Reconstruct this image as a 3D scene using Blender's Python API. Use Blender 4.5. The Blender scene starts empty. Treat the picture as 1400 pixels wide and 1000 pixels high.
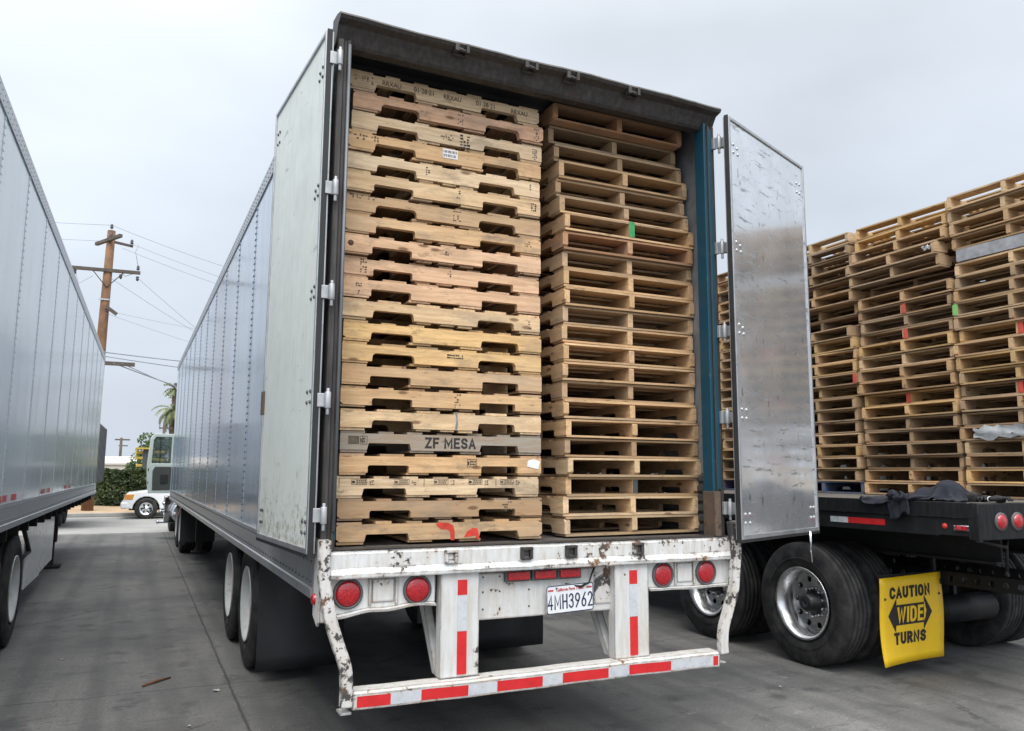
import bpy, bmesh, math, random
from mathutils import Vector, Matrix
C = bpy.context.scene.collection
SC = bpy.context.scene
R = math.radians
PI = math.pi
random.seed(7)

# ------------------------------------------------------------------ camera
cam = bpy.data.cameras.new('camera')
cam.sensor_width = 36; cam.lens = 1088.87 * 36 / 1400
cam.clip_start = 0.05; cam.clip_end = 3000
co = bpy.data.objects.new('camera', cam); C.objects.link(co)
YAW, PITCH, ROLL = 0.4365, 0.1341, 0.0054
f = Vector((math.sin(YAW) * math.cos(PITCH), math.cos(YAW) * math.cos(PITCH), math.sin(PITCH)))
r = Vector((math.cos(YAW), -math.sin(YAW), 0)); u = r.cross(f)
r2 = r * math.cos(ROLL) + u * math.sin(ROLL); u2 = -r * math.sin(ROLL) + u * math.cos(ROLL)
co.matrix_world = Matrix(((r2.x, u2.x, -f.x, -2.1466), (r2.y, u2.y, -f.y, -4.0744), (r2.z, u2.z, -f.z, 1.5941), (0, 0, 0, 1)))
SC.camera = co

# ------------------------------------------------------------------ light
SUN_EL, SUN_AZ = 55, 205          # degrees; azimuth clockwise from +Y
w = bpy.data.worlds.new('World'); SC.world = w; w.use_nodes = True
nt = w.node_tree; nt.nodes.clear()
def wn(t, **k):
    n = nt.nodes.new(t)
    for a, b in k.items(): setattr(n, a, b)
    return n
out = wn('ShaderNodeOutputWorld'); mixs = wn('ShaderNodeMixShader')
bg1 = wn('ShaderNodeBackground'); bg2 = wn('ShaderNodeBackground')
sky = wn('ShaderNodeTexSky', sky_type='NISHITA', sun_disc=False)
sky.sun_elevation = R(SUN_EL); sky.sun_rotation = R(SUN_AZ); sky.air_density = 1.5; sky.dust_density = 4
bg1.inputs[1].default_value = 0.1
nt.links.new(sky.outputs[0], bg1.inputs[0])
tc = wn('ShaderNodeTexCoord'); sep = wn('ShaderNodeSeparateXYZ'); nt.links.new(tc.outputs['Generated'], sep.inputs[0])
ramp = wn('ShaderNodeValToRGB'); nt.links.new(sep.outputs['Z'], ramp.inputs[0])
els = ramp.color_ramp.elements
els[0].position = 0.0; els[0].color = (.54, .595, .68, 1)
els[1].position = 1.0; els[1].color = (1.45, 1.45, 1.43, 1)
for p, c in ((.12, (.56, .615, .70)), (.3, (.575, .63, .705)), (.5, (.63, .68, .74)), (.7, (1.0, 1.03, 1.06))):
    e = els.new(p); e.color = (*c, 1)
mp = wn('ShaderNodeMapping'); mp.inputs['Scale'].default_value = (1.3, 1.3, 3.4)
nt.links.new(tc.outputs['Generated'], mp.inputs[0])
nz = wn('ShaderNodeTexNoise'); nz.inputs['Scale'].default_value = 1.6; nz.inputs['Detail'].default_value = 4; nz.inputs['Roughness'].default_value = .45
nt.links.new(mp.outputs[0], nz.inputs['Vector'])
mr = wn('ShaderNodeMapRange'); mr.inputs[1].default_value = .25; mr.inputs[2].default_value = .75; mr.inputs[3].default_value = .86; mr.inputs[4].default_value = 1.16
nt.links.new(nz.outputs['Fac'], mr.inputs[0])
# a brighter patch of thin cloud, high on the left
dotn = wn('ShaderNodeVectorMath', operation='DOT_PRODUCT'); nrm = wn('ShaderNodeVectorMath', operation='NORMALIZE')
nt.links.new(tc.outputs['Generated'], nrm.inputs[0]); nt.links.new(nrm.outputs[0], dotn.inputs[0])
d0 = (f + r2 * (-640 / 1089) + u2 * (520 / 1089)).normalized(); dotn.inputs[1].default_value = d0
mr2 = wn('ShaderNodeMapRange', interpolation_type='SMOOTHSTEP'); mr2.inputs[1].default_value = .95; mr2.inputs[2].default_value = 1.0; mr2.inputs[3].default_value = 0; mr2.inputs[4].default_value = .22
nt.links.new(dotn.outputs['Value'], mr2.inputs[0])
dot2 = wn('ShaderNodeVectorMath', operation='DOT_PRODUCT'); nt.links.new(nrm.outputs[0], dot2.inputs[0])
dot2.inputs[1].default_value = (math.sin(R(SUN_AZ)) * math.cos(R(SUN_EL)), math.cos(R(SUN_AZ)) * math.cos(R(SUN_EL)), math.sin(R(SUN_EL)))
mr3 = wn('ShaderNodeMapRange', interpolation_type='SMOOTHSTEP'); mr3.inputs[1].default_value = .15; mr3.inputs[2].default_value = 1.0; mr3.inputs[3].default_value = 0; mr3.inputs[4].default_value = 1.3
nt.links.new(dot2.outputs['Value'], mr3.inputs[0])
addm0 = wn('ShaderNodeMath', operation='ADD'); nt.links.new(mr2.outputs[0], addm0.inputs[0]); nt.links.new(mr3.outputs[0], addm0.inputs[1])
addm = wn('ShaderNodeMath', operation='ADD'); nt.links.new(mr.outputs[0], addm.inputs[0]); nt.links.new(addm0.outputs[0], addm.inputs[1])
mul = wn('ShaderNodeVectorMath', operation='SCALE'); nt.links.new(ramp.outputs[0], mul.inputs[0]); nt.links.new(addm.outputs[0], mul.inputs['Scale'])
nt.links.new(mul.outputs[0], bg2.inputs[0]); bg2.inputs[1].default_value = 1.0
mixs.inputs[0].default_value = .93
nt.links.new(bg1.outputs[0], mixs.inputs[1]); nt.links.new(bg2.outputs[0], mixs.inputs[2]); nt.links.new(mixs.outputs[0], out.inputs[0])

sl = bpy.data.lights.new('sun', 'SUN'); sl.energy = 1.5; sl.angle = R(35); sl.color = (1, .965, .92)
so = bpy.data.objects.new('sun', sl); C.objects.link(so)
sd = Vector((math.sin(R(SUN_AZ)) * math.cos(R(SUN_EL)), math.cos(R(SUN_AZ)) * math.cos(R(SUN_EL)), math.sin(R(SUN_EL))))
so.rotation_euler = sd.to_track_quat('Z', 'Y').to_euler()
so.location = sd * 40
vs = SC.view_settings
SC.display_settings.display_device = 'sRGB'
vs.view_transform = 'Standard'; vs.look = 'None'; vs.exposure = 0.40; vs.gamma = 1
SC.cycles.max_bounces = 8; SC.cycles.diffuse_bounces = 4

# ------------------------------------------------------------------ materials
class M:
    def __init__(s, name):
        s.m = bpy.data.materials.new(name); s.m.use_nodes = True
        s.t = s.m.node_tree; s.b = s.t.nodes['Principled BSDF']
    def n(s, typ, _i=None, **props):
        x = s.t.nodes.new('ShaderNode' + typ)
        for k, v in props.items(): setattr(x, k, v)
        for k, v in (_i or {}).items(): s.set(x.inputs[k], v)
        return x
    def set(s, inp, v):
        if isinstance(v, bpy.types.NodeSocket): s.t.links.new(v, inp)
        elif isinstance(v, (tuple, list)) and len(v) == 3 and inp.type == 'RGBA': inp.default_value = (*v, 1)
        else: inp.default_value = v
    def p(s, **k):
        for a, v in k.items(): s.set(s.b.inputs[a.replace('_', ' ')], v)
    def obj(s): return s.n('TexCoord').outputs['Object']
    def mapv(s, v, sc=(1, 1, 1)): return s.n('Mapping', {'Vector': v, 'Scale': sc}).outputs[0]
    def noise(s, v, scale, detail=4, rough=.55): return s.n('TexNoise', {'Vector': v, 'Scale': scale, 'Detail': detail, 'Roughness': rough}).outputs['Fac']
    def mr(s, v, a, b, c=0., d=1.): return s.n('MapRange', {0: v, 1: a, 2: b, 3: c, 4: d}).outputs[0]
    def math(s, op, a, b=0.): return s.n('Math', {0: a, 1: b}, operation=op).outputs[0]
    def mix(s, fac, a, b, bt='MIX'):
        x = s.n('Mix', data_type='RGBA', blend_type=bt)
        s.set(x.inputs[0], fac); s.set(x.inputs[6], a); s.set(x.inputs[7], b)
        return x.outputs[2]
    def bump(s, h, st=.3, d=.01): s.p(Normal=s.n('Bump', {'Height': h, 'Strength': st, 'Distance': d}).outputs[0])
    def edge(s, rad=.016):
        b = s.n('Bevel', {'Radius': rad}, samples=4).outputs[0]; g = s.n('NewGeometry').outputs['Normal']
        d = s.n('VectorMath', {0: b, 1: g}, operation='DOT_PRODUCT').outputs['Value']
        return s.mr(d, .995, .80)

def plain(name, col, rough=.5, metal=0, var=.18, scale=6, bump=0, bscale=60, coat=0, dirt=None, dirt_amt=.5, spec=None):
    m = M(name); v = m.obj()
    n1 = m.noise(v, scale, 6, .6)
    lo = tuple(c * (1 - var) for c in col); hi = tuple(min(1, c * (1 + var)) for c in col)
    c = m.mix(m.mr(n1, .3, .7), lo, hi)
    if dirt:
        n2 = m.noise(v, scale * 2.3, 8, .7); c = m.mix(m.mr(n2, .55, .75, 0, dirt_amt), c, dirt)
    m.p(Base_Color=c, Metallic=metal, Roughness=m.mr(n1, .3, .7, max(.02, rough - .08), min(1, rough + .08)))
    if coat: m.p(Coat_Weight=coat, Coat_Roughness=.08)
    if spec is not None: m.p(Specular_IOR_Level=spec)
    if bump: m.bump(m.noise(v, bscale, 6, .6), bump, .004)
    return m.m

def chipped(name, col, under=(.055, .05, .048), rust=(.15, .08, .042), amount=.5, edge=.5, rough=.45, grime=(.42, .38, .32), halo_amt=.16, spec=.5):
    m = M(name); v = m.obj()
    n1 = m.noise(v, 15, 9, .66); n2 = m.noise(v, 2.2, 4); n3 = m.noise(m.mapv(v, (14, 14, 2)), 2.5, 6, .6); nf = m.noise(v, 38, 6, .7)
    a = m.math('ADD', m.math('MULTIPLY', m.edge(), edge), m.math('MULTIPLY', n1, .75))
    a = m.math('ADD', a, m.math('MULTIPLY', nf, .25)); a = m.math('ADD', a, m.math('MULTIPLY', n2, .42)); a = m.math('SUBTRACT', a, .06)
    th = .87 - .2 * amount
    chip = m.mr(a, th - .01, th + .02)
    halo = m.mr(a, th - .12, th, 0, halo_amt)
    base = m.mix(m.mr(n3, .40, .70, 0, .72), col, grime)
    base = m.mix(m.mr(m.noise(v, 4.3, 5, .6), .52, .7, 0, .3), base, (.40, .34, .25) if col[0] > .3 else tuple(q * 1.4 for q in col))
    base = m.mix(halo, base, (.45, .30, .18))
    und = m.mix(m.mr(m.noise(v, 5.1, 3), .52, .62), under, rust)
    m.p(Specular_IOR_Level=spec, Base_Color=m.mix(chip, base, und), Roughness=m.mix(chip, (rough,) * 3, (.85,) * 3))
    m.bump(m.math('SUBTRACT', m.math('MULTIPLY', nf, .2), chip), .35, .003)
    return m.m

def wood_mat():
    m = M('pallet_wood')
    at = m.n('Attribute', attribute_name='gc').outputs['Vector']; tint = m.n('Attribute', attribute_name='tint').outputs['Fac']
    oi = m.n('ObjectInfo')
    rnd = m.n('CombineXYZ', {0: m.math('MULTIPLY', oi.outputs['Random'], 31.), 1: m.math('MULTIPLY', oi.outputs['Random'], 17.)}).outputs[0]
    v = m.n('VectorMath', {0: at, 1: rnd}, operation='ADD').outputs[0]
    warp = m.noise(m.mapv(v, (1.2, 5, 5)), 1.5, 2)
    vv = m.n('VectorMath', {0: v, 1: m.n('CombineXYZ', {1: m.math('MULTIPLY', warp, .10), 2: m.math('MULTIPLY', warp, .10)}).outputs[0]}, operation='ADD').outputs[0]
    grain = m.noise(m.mapv(vv, (1.6, 55, 55)), 1.0, 4, .6)
    fine = m.noise(m.mapv(vv, (6, 260, 260)), 1.0, 3, .6)
    blot = m.noise(m.mapv(v, (3.5, 10, 10)), 1.0, 5, .6)
    stain = m.noise(m.mapv(v, (2.2, 5, 5)), 1.3, 6, .7)
    base = oi.outputs['Color']
    t = m.mr(tint, 0, 1, .66, 1.22)
    tc_ = m.n('VectorMath', {0: base, 'Scale': t}, operation='SCALE').outputs[0]
    c = m.mix(m.mr(grain, .36, .64, 0, .75), tc_, m.mix(.5, tc_, (.27, .13, .045)))
    c = m.mix(m.mr(fine, .45, .7, 0, .25), c, (.23, .13, .06))
    c = m.mix(m.mr(blot, .46, .68, 0, .5), c, m.mix(.6, c, (.30, .215, .13)))
    c = m.mix(m.mr(stain, .53, .69, 0, .6), c, (.17, .14, .11))
    gw = m.noise(m.mapv(v, (.9, 2.5, 2.5)), 1.0, 3, .5); c = m.mix(m.mr(gw, .52, .72, 0, .55), c, m.mix(.65, c, (.30, .275, .24)))
    # knots
    vor = m.n('TexVoronoi', {'Vector': m.mapv(v, (3.2, 9, 9)), 'Scale': 1.0}).outputs['Distance']
    k = m.mr(vor, .07, .13, .75, 0)
    c = m.mix(k, c, (.10, .045, .02))
    dn = m.noise(m.mapv(v, (7, 16, 16)), 1.0, 8, .75); c = m.mix(m.mr(dn, .585, .66, 0, .6), c, (.12, .085, .055))
    m.p(Base_Color=c, Roughness=.82, Specular_IOR_Level=.25)
    m.bump(m.math('ADD', grain, m.math('MULTIPLY', fine, .6)), .35, .003)
    return m.m
WOOD = wood_mat()

def side_panel_mat(name, col, rough, wav, spec=.5, grime=(.25, .27, .28), dents=False):
    m = M(name); v = m.obj()
    n1 = m.noise(m.mapv(v, (3, 3, .35)), 3, 6, .6); n2 = m.noise(v, 9, 7, .7); n3 = m.noise(v, 1.2, 3)
    c = m.mix(m.mr(n1, .4, .75, 0, .45), col, tuple(x * .72 for x in col))
    c = m.mix(m.mr(n2, .6, .78, 0, .5), c, grime)
    if dents:
        dv = m.n('TexVoronoi', {'Vector': m.mapv(v, (0, .9, .8)), 'Scale': 1.0}).outputs['Distance']; dm = m.mr(dv, .03, .075, 1, 0)
        c = m.mix(m.math('MULTIPLY', dm, .55), c, (.03, .09, .19))
    m.p(Base_Color=c, Roughness=m.mr(n1, .3, .7, rough * .8, rough * 1.6), Specular_IOR_Level=spec, Coat_Weight=.22, Coat_Roughness=.08)
    w_ = m.noise(m.mapv(v, (1, 1.7, .5)), 2.0, 2, .4)
    hh = m.math('ADD', w_, m.math('MULTIPLY', n2, .02))
    if dents: hh = m.math('SUBTRACT', hh, m.math('MULTIPLY', dm, .5))
    m.bump(hh, wav, .05)
    return m.m

def scuffed_alu(name, col=(.80, .82, .84), rough=.135):
    m = M(name); v = m.obj()
    n1 = m.noise(v, 5, 6, .7); n2 = m.noise(v, 3, 6, .65); n3 = m.noise(m.n('Mapping', {'Vector': v, 'Rotation': (0, R(-24), 0), 'Scale': (2.2, 2.2, 15)}).outputs[0], 1.8, 5, .7)
    n4 = m.noise(m.mapv(v, (9, 9, 3)), 2, 6, .7)
    scr = m.mr(n3, .57, .62); sp = m.mr(n4, .60, .66)
    c = m.mix(m.mr(n2, .35, .7), col, tuple(x * .8 for x in col))
    c = m.mix(m.math('MULTIPLY', m.math('MAXIMUM', scr, sp), .6), c, (.10, .10, .105))
    m.p(Base_Color=c, Metallic=.80, Roughness=m.math('ADD', m.mr(n1, .3, .7, rough - .03, rough + .06), m.math('MULTIPLY', scr, .3)))
    m.bump(m.math('ADD', m.math('MULTIPLY', n1, .02), m.math('ADD', m.math('MULTIPLY', scr, -.03), m.noise(v, 1.3, 2))), .06, .03)
    return m.m

def door_paint():
    m = M('scuffed_pale_door_paint'); v = m.obj()
    n2 = m.noise(v, 4, 6, .65); n3 = m.noise(m.n('Mapping', {'Vector': v, 'Rotation': (0, R(-38), 0), 'Scale': (1.6, 1.6, 7)}).outputs[0], 2.0, 7, .75); n4 = m.noise(m.mapv(v, (10, 10, 1.2)), 2, 6, .6); n5 = m.noise(v, 16, 7, .7)
    c = m.mix(m.mr(n2, .35, .7), (.62, .655, .62), (.55, .585, .555))
    c = m.mix(m.mr(n4, .52, .8, 0, .5), c, (.36, .37, .31))
    c = m.mix(m.mr(n3, .615, .64, 0, .6), c, (.17, .18, .175))
    z = m.n('SeparateXYZ', {0: v}).outputs['Z']
    low = m.mr(z, 1.75, 1.2, 0, .22)
    c = m.mix(m.mr(m.math('ADD', n5, low), .66, .8, 0, .75), c, (.22, .18, .11))
    m.p(Base_Color=c, Roughness=m.mr(n2, .3, .7, .35, .6))
    m.bump(m.math('SUBTRACT', n2, m.mr(n3, .615, .64, 0, .2)), .12, .01)
    return m.m

def concrete():
    m = M('yard_concrete'); v = m.obj()
    wob = m.math('MULTIPLY', m.math('SUBTRACT', m.noise(v, 2.2, 6, .7), .5), .10)
    big = m.noise(v, .32, 5, .6); mid = m.noise(v, 1.7, 7, .65); fine = m.noise(v, 45, 6, .7); gr = m.n('TexVoronoi', {'Vector': v, 'Scale': 90.}).outputs['Distance']
    streak = m.noise(m.mapv(v, (2.2, .25, 1)), 1.0, 6, .6)
    c = m.mix(m.mr(mid, .3, .7), (.088, .087, .084), (.175, .172, .166))
    c = m.mix(m.mr(big, .42, .60, 0, .65), c, (.235, .225, .208))
    c = m.mix(m.mr(streak, .50, .66, 0, .6), c, (.07, .071, .072))
    c = m.mix(m.mr(fine, .4, .65, 0, .6), c, (.07, .07, .07))
    sc3 = m.noise(m.n('Mapping', {'Vector': v, 'Rotation': (0, 0, R(-20)), 'Scale': (3.5, 16, 1)}).outputs[0], 1.0, 6, .7); c = m.mix(m.mr(sc3, .58, .65, 0, .45), c, (.045, .045, .046))
    pit = m.noise(v, 17, 4, .6); c = m.mix(m.mr(pit, .66, .72, 0, .5), c, (.05, .05, .05)); c = m.mix(m.mr(pit, .30, .25, 0, .4), c, (.32, .315, .30))
    tx = m.n('VectorMath', {0: v, 1: (-4.3, 1.2, 0)}, operation='DISTANCE').outputs['Value']; ring = m.mr(m.math('ABSOLUTE', m.math('SUBTRACT', tx, 1.45)), .02, .09, .35, 0); c = m.mix(m.math('MULTIPLY', ring, m.mr(mid, .4, .6)), c, (.04, .04, .04))
    wet = m.noise(v, .55, 6, .62); c = m.mix(m.mr(wet, .50, .62, 0, .5), c, (.060, .060, .060))
    oil = m.n('TexVoronoi', {'Vector': m.n('VectorMath', {0: v, 1: m.n('CombineXYZ', {0: m.math('MULTIPLY', wob, 2.2), 1: m.math('MULTIPLY', wob, -1.7)}).outputs[0]}, operation='ADD').outputs[0], 'Scale': 1.35}).outputs['Distance']; c = m.mix(m.mr(oil, .05, .16, .6, 0), c, (.028, .028, .029))
    trk = m.n('TexWave', {'Vector': m.n('Mapping', {'Vector': v, 'Rotation': (0, 0, R(4)), 'Scale': (1.1, .02, 1)}).outputs[0], 'Scale': .55, 'Distortion': 2.5, 'Detail': 3.}).outputs['Fac']; c = m.mix(m.mr(trk, .75, .98, 0, .28), c, (.05, .05, .05))
    blot = m.noise(v, 3.1, 5, .5); c = m.mix(m.mr(blot, .60, .66, 0, .5), c, (.05, .05, .052))
    scuff = m.noise(m.mapv(v, (1.5, 7, 1)), .9, 8, .75); c = m.mix(m.mr(scuff, .585, .62, 0, .45), c, (.06, .06, .06))
    lit = m.noise(v, 6.3, 6, .7); c = m.mix(m.mr(lit, .60, .70, 0, .3), c, (.30, .295, .28))
    # slab joints and cracks: dirt-filled lines at fixed places
    s = m.n('SeparateXYZ', {0: v})
    jx = m.math('ABSOLUTE', m.math('ADD', m.math('ADD', s.outputs['X'], 1.41), m.math('MULTIPLY', wob, .35)))
    ln = m.mr(jx, .004, .014, .9, 0)
    my = m.math('ABSOLUTE', m.math('SUBTRACT', m.n('Math', {0: m.math('ADD', m.math('ADD', s.outputs['Y'], 100.96), m.math('MULTIPLY', wob, 1.2)), 1: 4.6}, operation='MODULO').outputs[0], 2.3))
    ln2 = m.mr(my, .003, .011, .8, 0)
    ln = m.math('MAXIMUM', ln, ln2)
    vr = m.n('TexVoronoi', {'Vector': m.n('VectorMath', {0: v, 1: m.n('CombineXYZ', {0: m.math('MULTIPLY', wob, 9.), 1: m.math('MULTIPLY', wob, 7.)}).outputs[0]}, operation='ADD').outputs[0], 'Scale': .23}, feature='DISTANCE_TO_EDGE').outputs['Distance']
    cr = m.math('MULTIPLY', m.mr(vr, .0012, .0035, .75, 0), m.mr(m.noise(v, .6, 2), .5, .58))
    ln = m.math('MAXIMUM', ln, cr)
    c = m.mix(m.math('MULTIPLY', ln, .8), c, (.03, .03, .03))
    m.p(Base_Color=c, Roughness=m.mr(mid, .3, .7, .62, .85), Specular_IOR_Level=.35)
    h = m.math('ADD', m.math('MULTIPLY', fine, .5), m.math('ADD', m.math('MULTIPLY', gr, .3), m.math('MULTIPLY', ln, -1.5)))
    m.bump(h, .45, .006)
    return m.m

def tyre_mat():
    m = M('tyre_rubber'); v = m.obj()
    n = m.noise(v, 7, 6, .65); n2 = m.noise(v, 40, 4)
    c = m.mix(m.mr(n, .42, .7), (.013, .013, .014), (.052, .049, .046))
    m.p(Base_Color=c, Roughness=.72, Specular_IOR_Level=.35); m.bump(n2, .15, .003)
    return m.m
TYRE = tyre_mat()
MAT = {
 'sill': chipped('chipped_white_sill_paint', (.60, .61, .61), amount=.56, edge=.40),
 'white': chipped('worn_white_paint', (.55, .555, .55), amount=.44, edge=.32),
 'bumper': chipped('heavily_chipped_white_paint', (.57, .57, .56), amount=.58, edge=.50),
 'bar': chipped('battered_white_bar_paint', (.55, .55, .545), under=(.05, .045, .043), amount=1.0, edge=.12),
 'steel': chipped('dark_weathered_steel', (.023, .0205, .019), under=(.04, .034, .03), rust=(.06, .043, .036), amount=.45, halo_amt=0, edge=.12, rough=.55, grime=(.07, .062, .058)),
 'rustfoot': chipped('rusty_brown_steel', (.085, .06, .045), under=(.05, .035, .03), amount=.6, halo_amt=.1, edge=.12, rough=.75, grime=(.12, .08, .05)),
 'teal': chipped('teal_post_paint', (.006, .055, .09), under=(.03, .05, .06), rust=(.16, .24, .28), amount=.15, halo_amt=0, edge=.12, rough=.4, grime=(.015, .06, .085)),
 'alurail': plain('grey_aluminium_rail', (.42, .43, .44), .38, .75, .15, 5, .1, dirt=(.10, .10, .10), dirt_amt=.6),
 'aludoor': scuffed_alu('scuffed_aluminium_door_lining'),
 'doorpaint': door_paint(),
 'seal': plain('black_door_seal', (.012, .012, .013), .6, 0, .3, 10),
 'sideblue': side_panel_mat('glossy_blue_grey_side_panel', (.26, .325, .41), .13, .05, .45, dents=True),
 'sidegrey': side_panel_mat('glossy_pale_grey_side_panel', (.47, .51, .535), .15, .05, .45),
 'rivet': plain('dull_rivet_metal', (.16, .18, .20), .4, .6, .2, 20),
 'darkrivet': plain('dark_bolt_metal', (.08, .085, .085), .4, .6, .2, 20),
 'palerivet': plain('pale_grey_rivet', (.30, .325, .34), .4, .4, .2, 20),
 'sealrivet': plain('blue_grey_rivet', (.05, .065, .09), .45, .3, .2, 20),
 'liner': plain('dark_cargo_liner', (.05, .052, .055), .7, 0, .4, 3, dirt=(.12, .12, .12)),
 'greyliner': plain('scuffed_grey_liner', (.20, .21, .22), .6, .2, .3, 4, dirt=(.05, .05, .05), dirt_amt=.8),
 'floor': plain('worn_cargo_floor_boards', (.085, .075, .068), .8, 0, .35, 9, .3, dirt=(.04, .035, .03)),
 'hinge': plain('galvanised_hinge', (.38, .39, .40), .45, .5, .2, 10, dirt=(.3, .3, .3)),
 'lens': None, 'lensrim': plain('rubber_lamp_ring', (.07, .07, .072), .6),
 'red': plain('red_reflective_tape', (.52, .018, .02), .35, 0, .12, 14, dirt=(.25, .03, .03), dirt_amt=.4),
 'silver': plain('silver_reflective_tape', (.52, .54, .56), .3, .15, .1, 14, dirt=(.33, .33, .33), dirt_amt=.5),
 'plate': plain('white_plate_enamel', (.66, .67, .69), .35, 0, .06, 9, dirt=(.45, .42, .38), dirt_amt=.5),
 'navy': plain('navy_plate_ink', (.012, .016, .06), .4, 0, .1),
 'redink': plain('red_plate_ink', (.45, .03, .03), .4, 0, .1),
 'ink': plain('black_stencil_ink', (.02, .018, .016), .8, 0, .3, 40),
 'greyink': plain('faded_stamp_ink', (.10, .075, .05), .85, 0, .4, 40),
 'redspray': plain('red_spray_paint', (.50, .035, .02), .6, 0, .3, 25),
 'redmark': plain('red_pallet_paint', (.48, .07, .045), .7, 0, .3, 25),
 'greenmark': plain('green_pallet_paint', (.04, .27, .09), .7, 0, .3, 25),
 'limemark': plain('lime_pallet_paint', (.20, .50, .14), .7, 0, .3, 25),
 'bluesmear': plain('grey_blue_smear_paint', (.17, .22, .23), .8, 0, .4, 25),
 'paper': plain('white_paper_label', (.68, .68, .70), .7, 0, .08, 20),
 'black': plain('black_frame_paint', (.010, .010, .011), .55, 0, .4, 6, dirt=(.03, .028, .026), spec=.3),
 'underblack': plain('dirty_underbody_steel', (.014, .0135, .013), .75, .1, .4, 5, dirt=(.05, .045, .04)),
 'blackworn': chipped('worn_black_deck_edge', (.007, .0075, .0085), under=(.05, .05, .05), rust=(.12, .12, .12), amount=.22, halo_amt=0, spec=.18, edge=.16, rough=.45, grime=(.022, .022, .022)),
 'rubber': plain('black_rubber_sheet', (.016, .017, .019), .6, 0, .3, 3, .15, 12, dirt=(.045, .045, .045)),
 'rimwhite': plain('white_painted_wheel', (.46, .47, .46), .5, 0, .12, 6, dirt=(.20, .18, .15), dirt_amt=.7),
 'rimalu': plain('polished_aluminium_wheel', (.62, .62, .62), .24, .95, .12, 5, dirt=(.30, .29, .27), dirt_amt=.8),
 'hub': plain('dark_greasy_hub', (.05, .05, .05), .35, .6, .4, 9),
 'yellow': plain('yellow_sign_plastic', (.80, .50, .012), .42, 0, .05, 5, dirt=(.50, .31, .02), dirt_amt=.35),
 'chrome': plain('chrome', (.75, .76, .78), .1, 1, .05),
 'cabwhite': plain('white_cab_paint', (.66, .68, .69), .3, 0, .05, 4, coat=.4),
 'doorgreen': plain('pale_green_cab_door', (.46, .53, .50), .4, 0, .06, 4),
 'darktrim': plain('dark_grey_trim', (.045, .05, .05), .6, 0, .2),
 'pickup': plain('white_pickup_paint', (.74, .76, .78), .25, 0, .04, 4, coat=.5),
 'amber': plain('amber_lamp_lens', (.62, .27, .05), .25, 0, .1),
 'pole': plain('weathered_pole_timber', (.165, .088, .048), .9, 0, .35, 4, .4, 30, dirt=(.09, .05, .03)),
 'cross': plain('grey_cross_arm_timber', (.085, .068, .055), .9, 0, .3, 4),
 'insul': plain('dark_insulator', (.05, .05, .055), .3),
 'wire': plain('dark_wire', (.22, .24, .27), .6),
 'deckwood': plain('weathered_deck_planks', (.095, .085, .075), .85, 0, .35, 6, .3),
 'navycloth': plain('navy_jacket_cloth', (.007, .009, .016), .9, 0, .3, 9, .4, 130),
 'blackcloth': plain('black_cloth', (.012, .012, .013), .9, 0, .3, 20),
 'whitecloth': plain('white_piping_cloth', (.6, .6, .62), .8),
 'road': plain('street_asphalt', (.27, .265, .255), .9, 0, .12, 1.2, .4, 60, dirt=(.30, .295, .28), dirt_amt=.5),
 'dirt': plain('dry_dirt_verge', (.33, .235, .145), .95, 0, .22, 1.6, .5, 20, dirt=(.42, .33, .22)),
 'kerb': plain('kerb_concrete', (.34, .33, .31), .9, 0, .15, 3),
 'stucco': plain('pale_building_wall', (.50, .47, .42), .9, 0, .06, 2),
 'roofpale': plain('pale_flat_roof', (.55, .51, .47), .8, 0, .06, 2),
 'hill': plain('hazed_hill_scrub', (.20, .23, .30), 1, 0, .15, .03),  # distance haze is put into the colour as a blue-grey tone
 'bark': plain('tree_bark', (.09, .065, .045), .95, 0, .3, 5),
 'lift': plain('yellow_lift_paint', (.42, .30, .04), .5, 0, .1, 3),
 'container': plain('grey_trailer_skin', (.14, .15, .16), .5, .2, .15, 3),
 'twig': plain('brown_stick_bark', (.15, .07, .04), .9),
 'trash': plain('pale_litter_scrap', (.42, .40, .36), .9),
 'film': plain('torn_plastic_film', (.36, .37, .38), .25, 0, .1, 20),
 'greyplank': plain('silver_grey_weathered_plank', (.27, .27, .28), .85, 0, .25, 12, .3, dirt=(.10, .10, .10)),
}
def lens_mat():
    m = M('red_lamp_lens'); v = m.obj()
    vr = m.n('TexVoronoi', {'Vector': v, 'Scale': 95.}).outputs['Distance']
    m.p(Base_Color=m.mix(m.mr(vr, .1, .6), (.46, .008, .014), (.28, .004, .009)), Roughness=.18, Coat_Weight=.6)
    m.bump(vr, .4, .003); return m.m
MAT['lens'] = lens_mat()
def glass_mat():
    m = M('window_glass'); m.p(Base_Color=(.30, .36, .38), Roughness=.04, Transmission_Weight=.85, IOR=1.1); return m.m
MAT['glass'] = glass_mat()
def dark_glass():
    m = M('dark_tinted_glass'); m.p(Base_Color=(.02, .025, .03), Roughness=.05); return m.m
MAT['tint'] = dark_glass()
def leaf_mat(name, a, b):
    m = M(name); oi = m.n('Attribute', attribute_name='tint').outputs['Fac']
    m.p(Base_Color=m.mix(oi, a, b), Roughness=.6, Specular_IOR_Level=.3); return m.m
MAT['hedge'] = leaf_mat('hedge_leaves', (.018, .034, .012), (.085, .115, .045))
MAT['tree'] = leaf_mat('tree_leaves', (.04, .075, .025), (.11, .17, .06))
MAT['palm'] = leaf_mat('palm_fronds', (.06, .085, .035), (.17, .19, .08))

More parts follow.
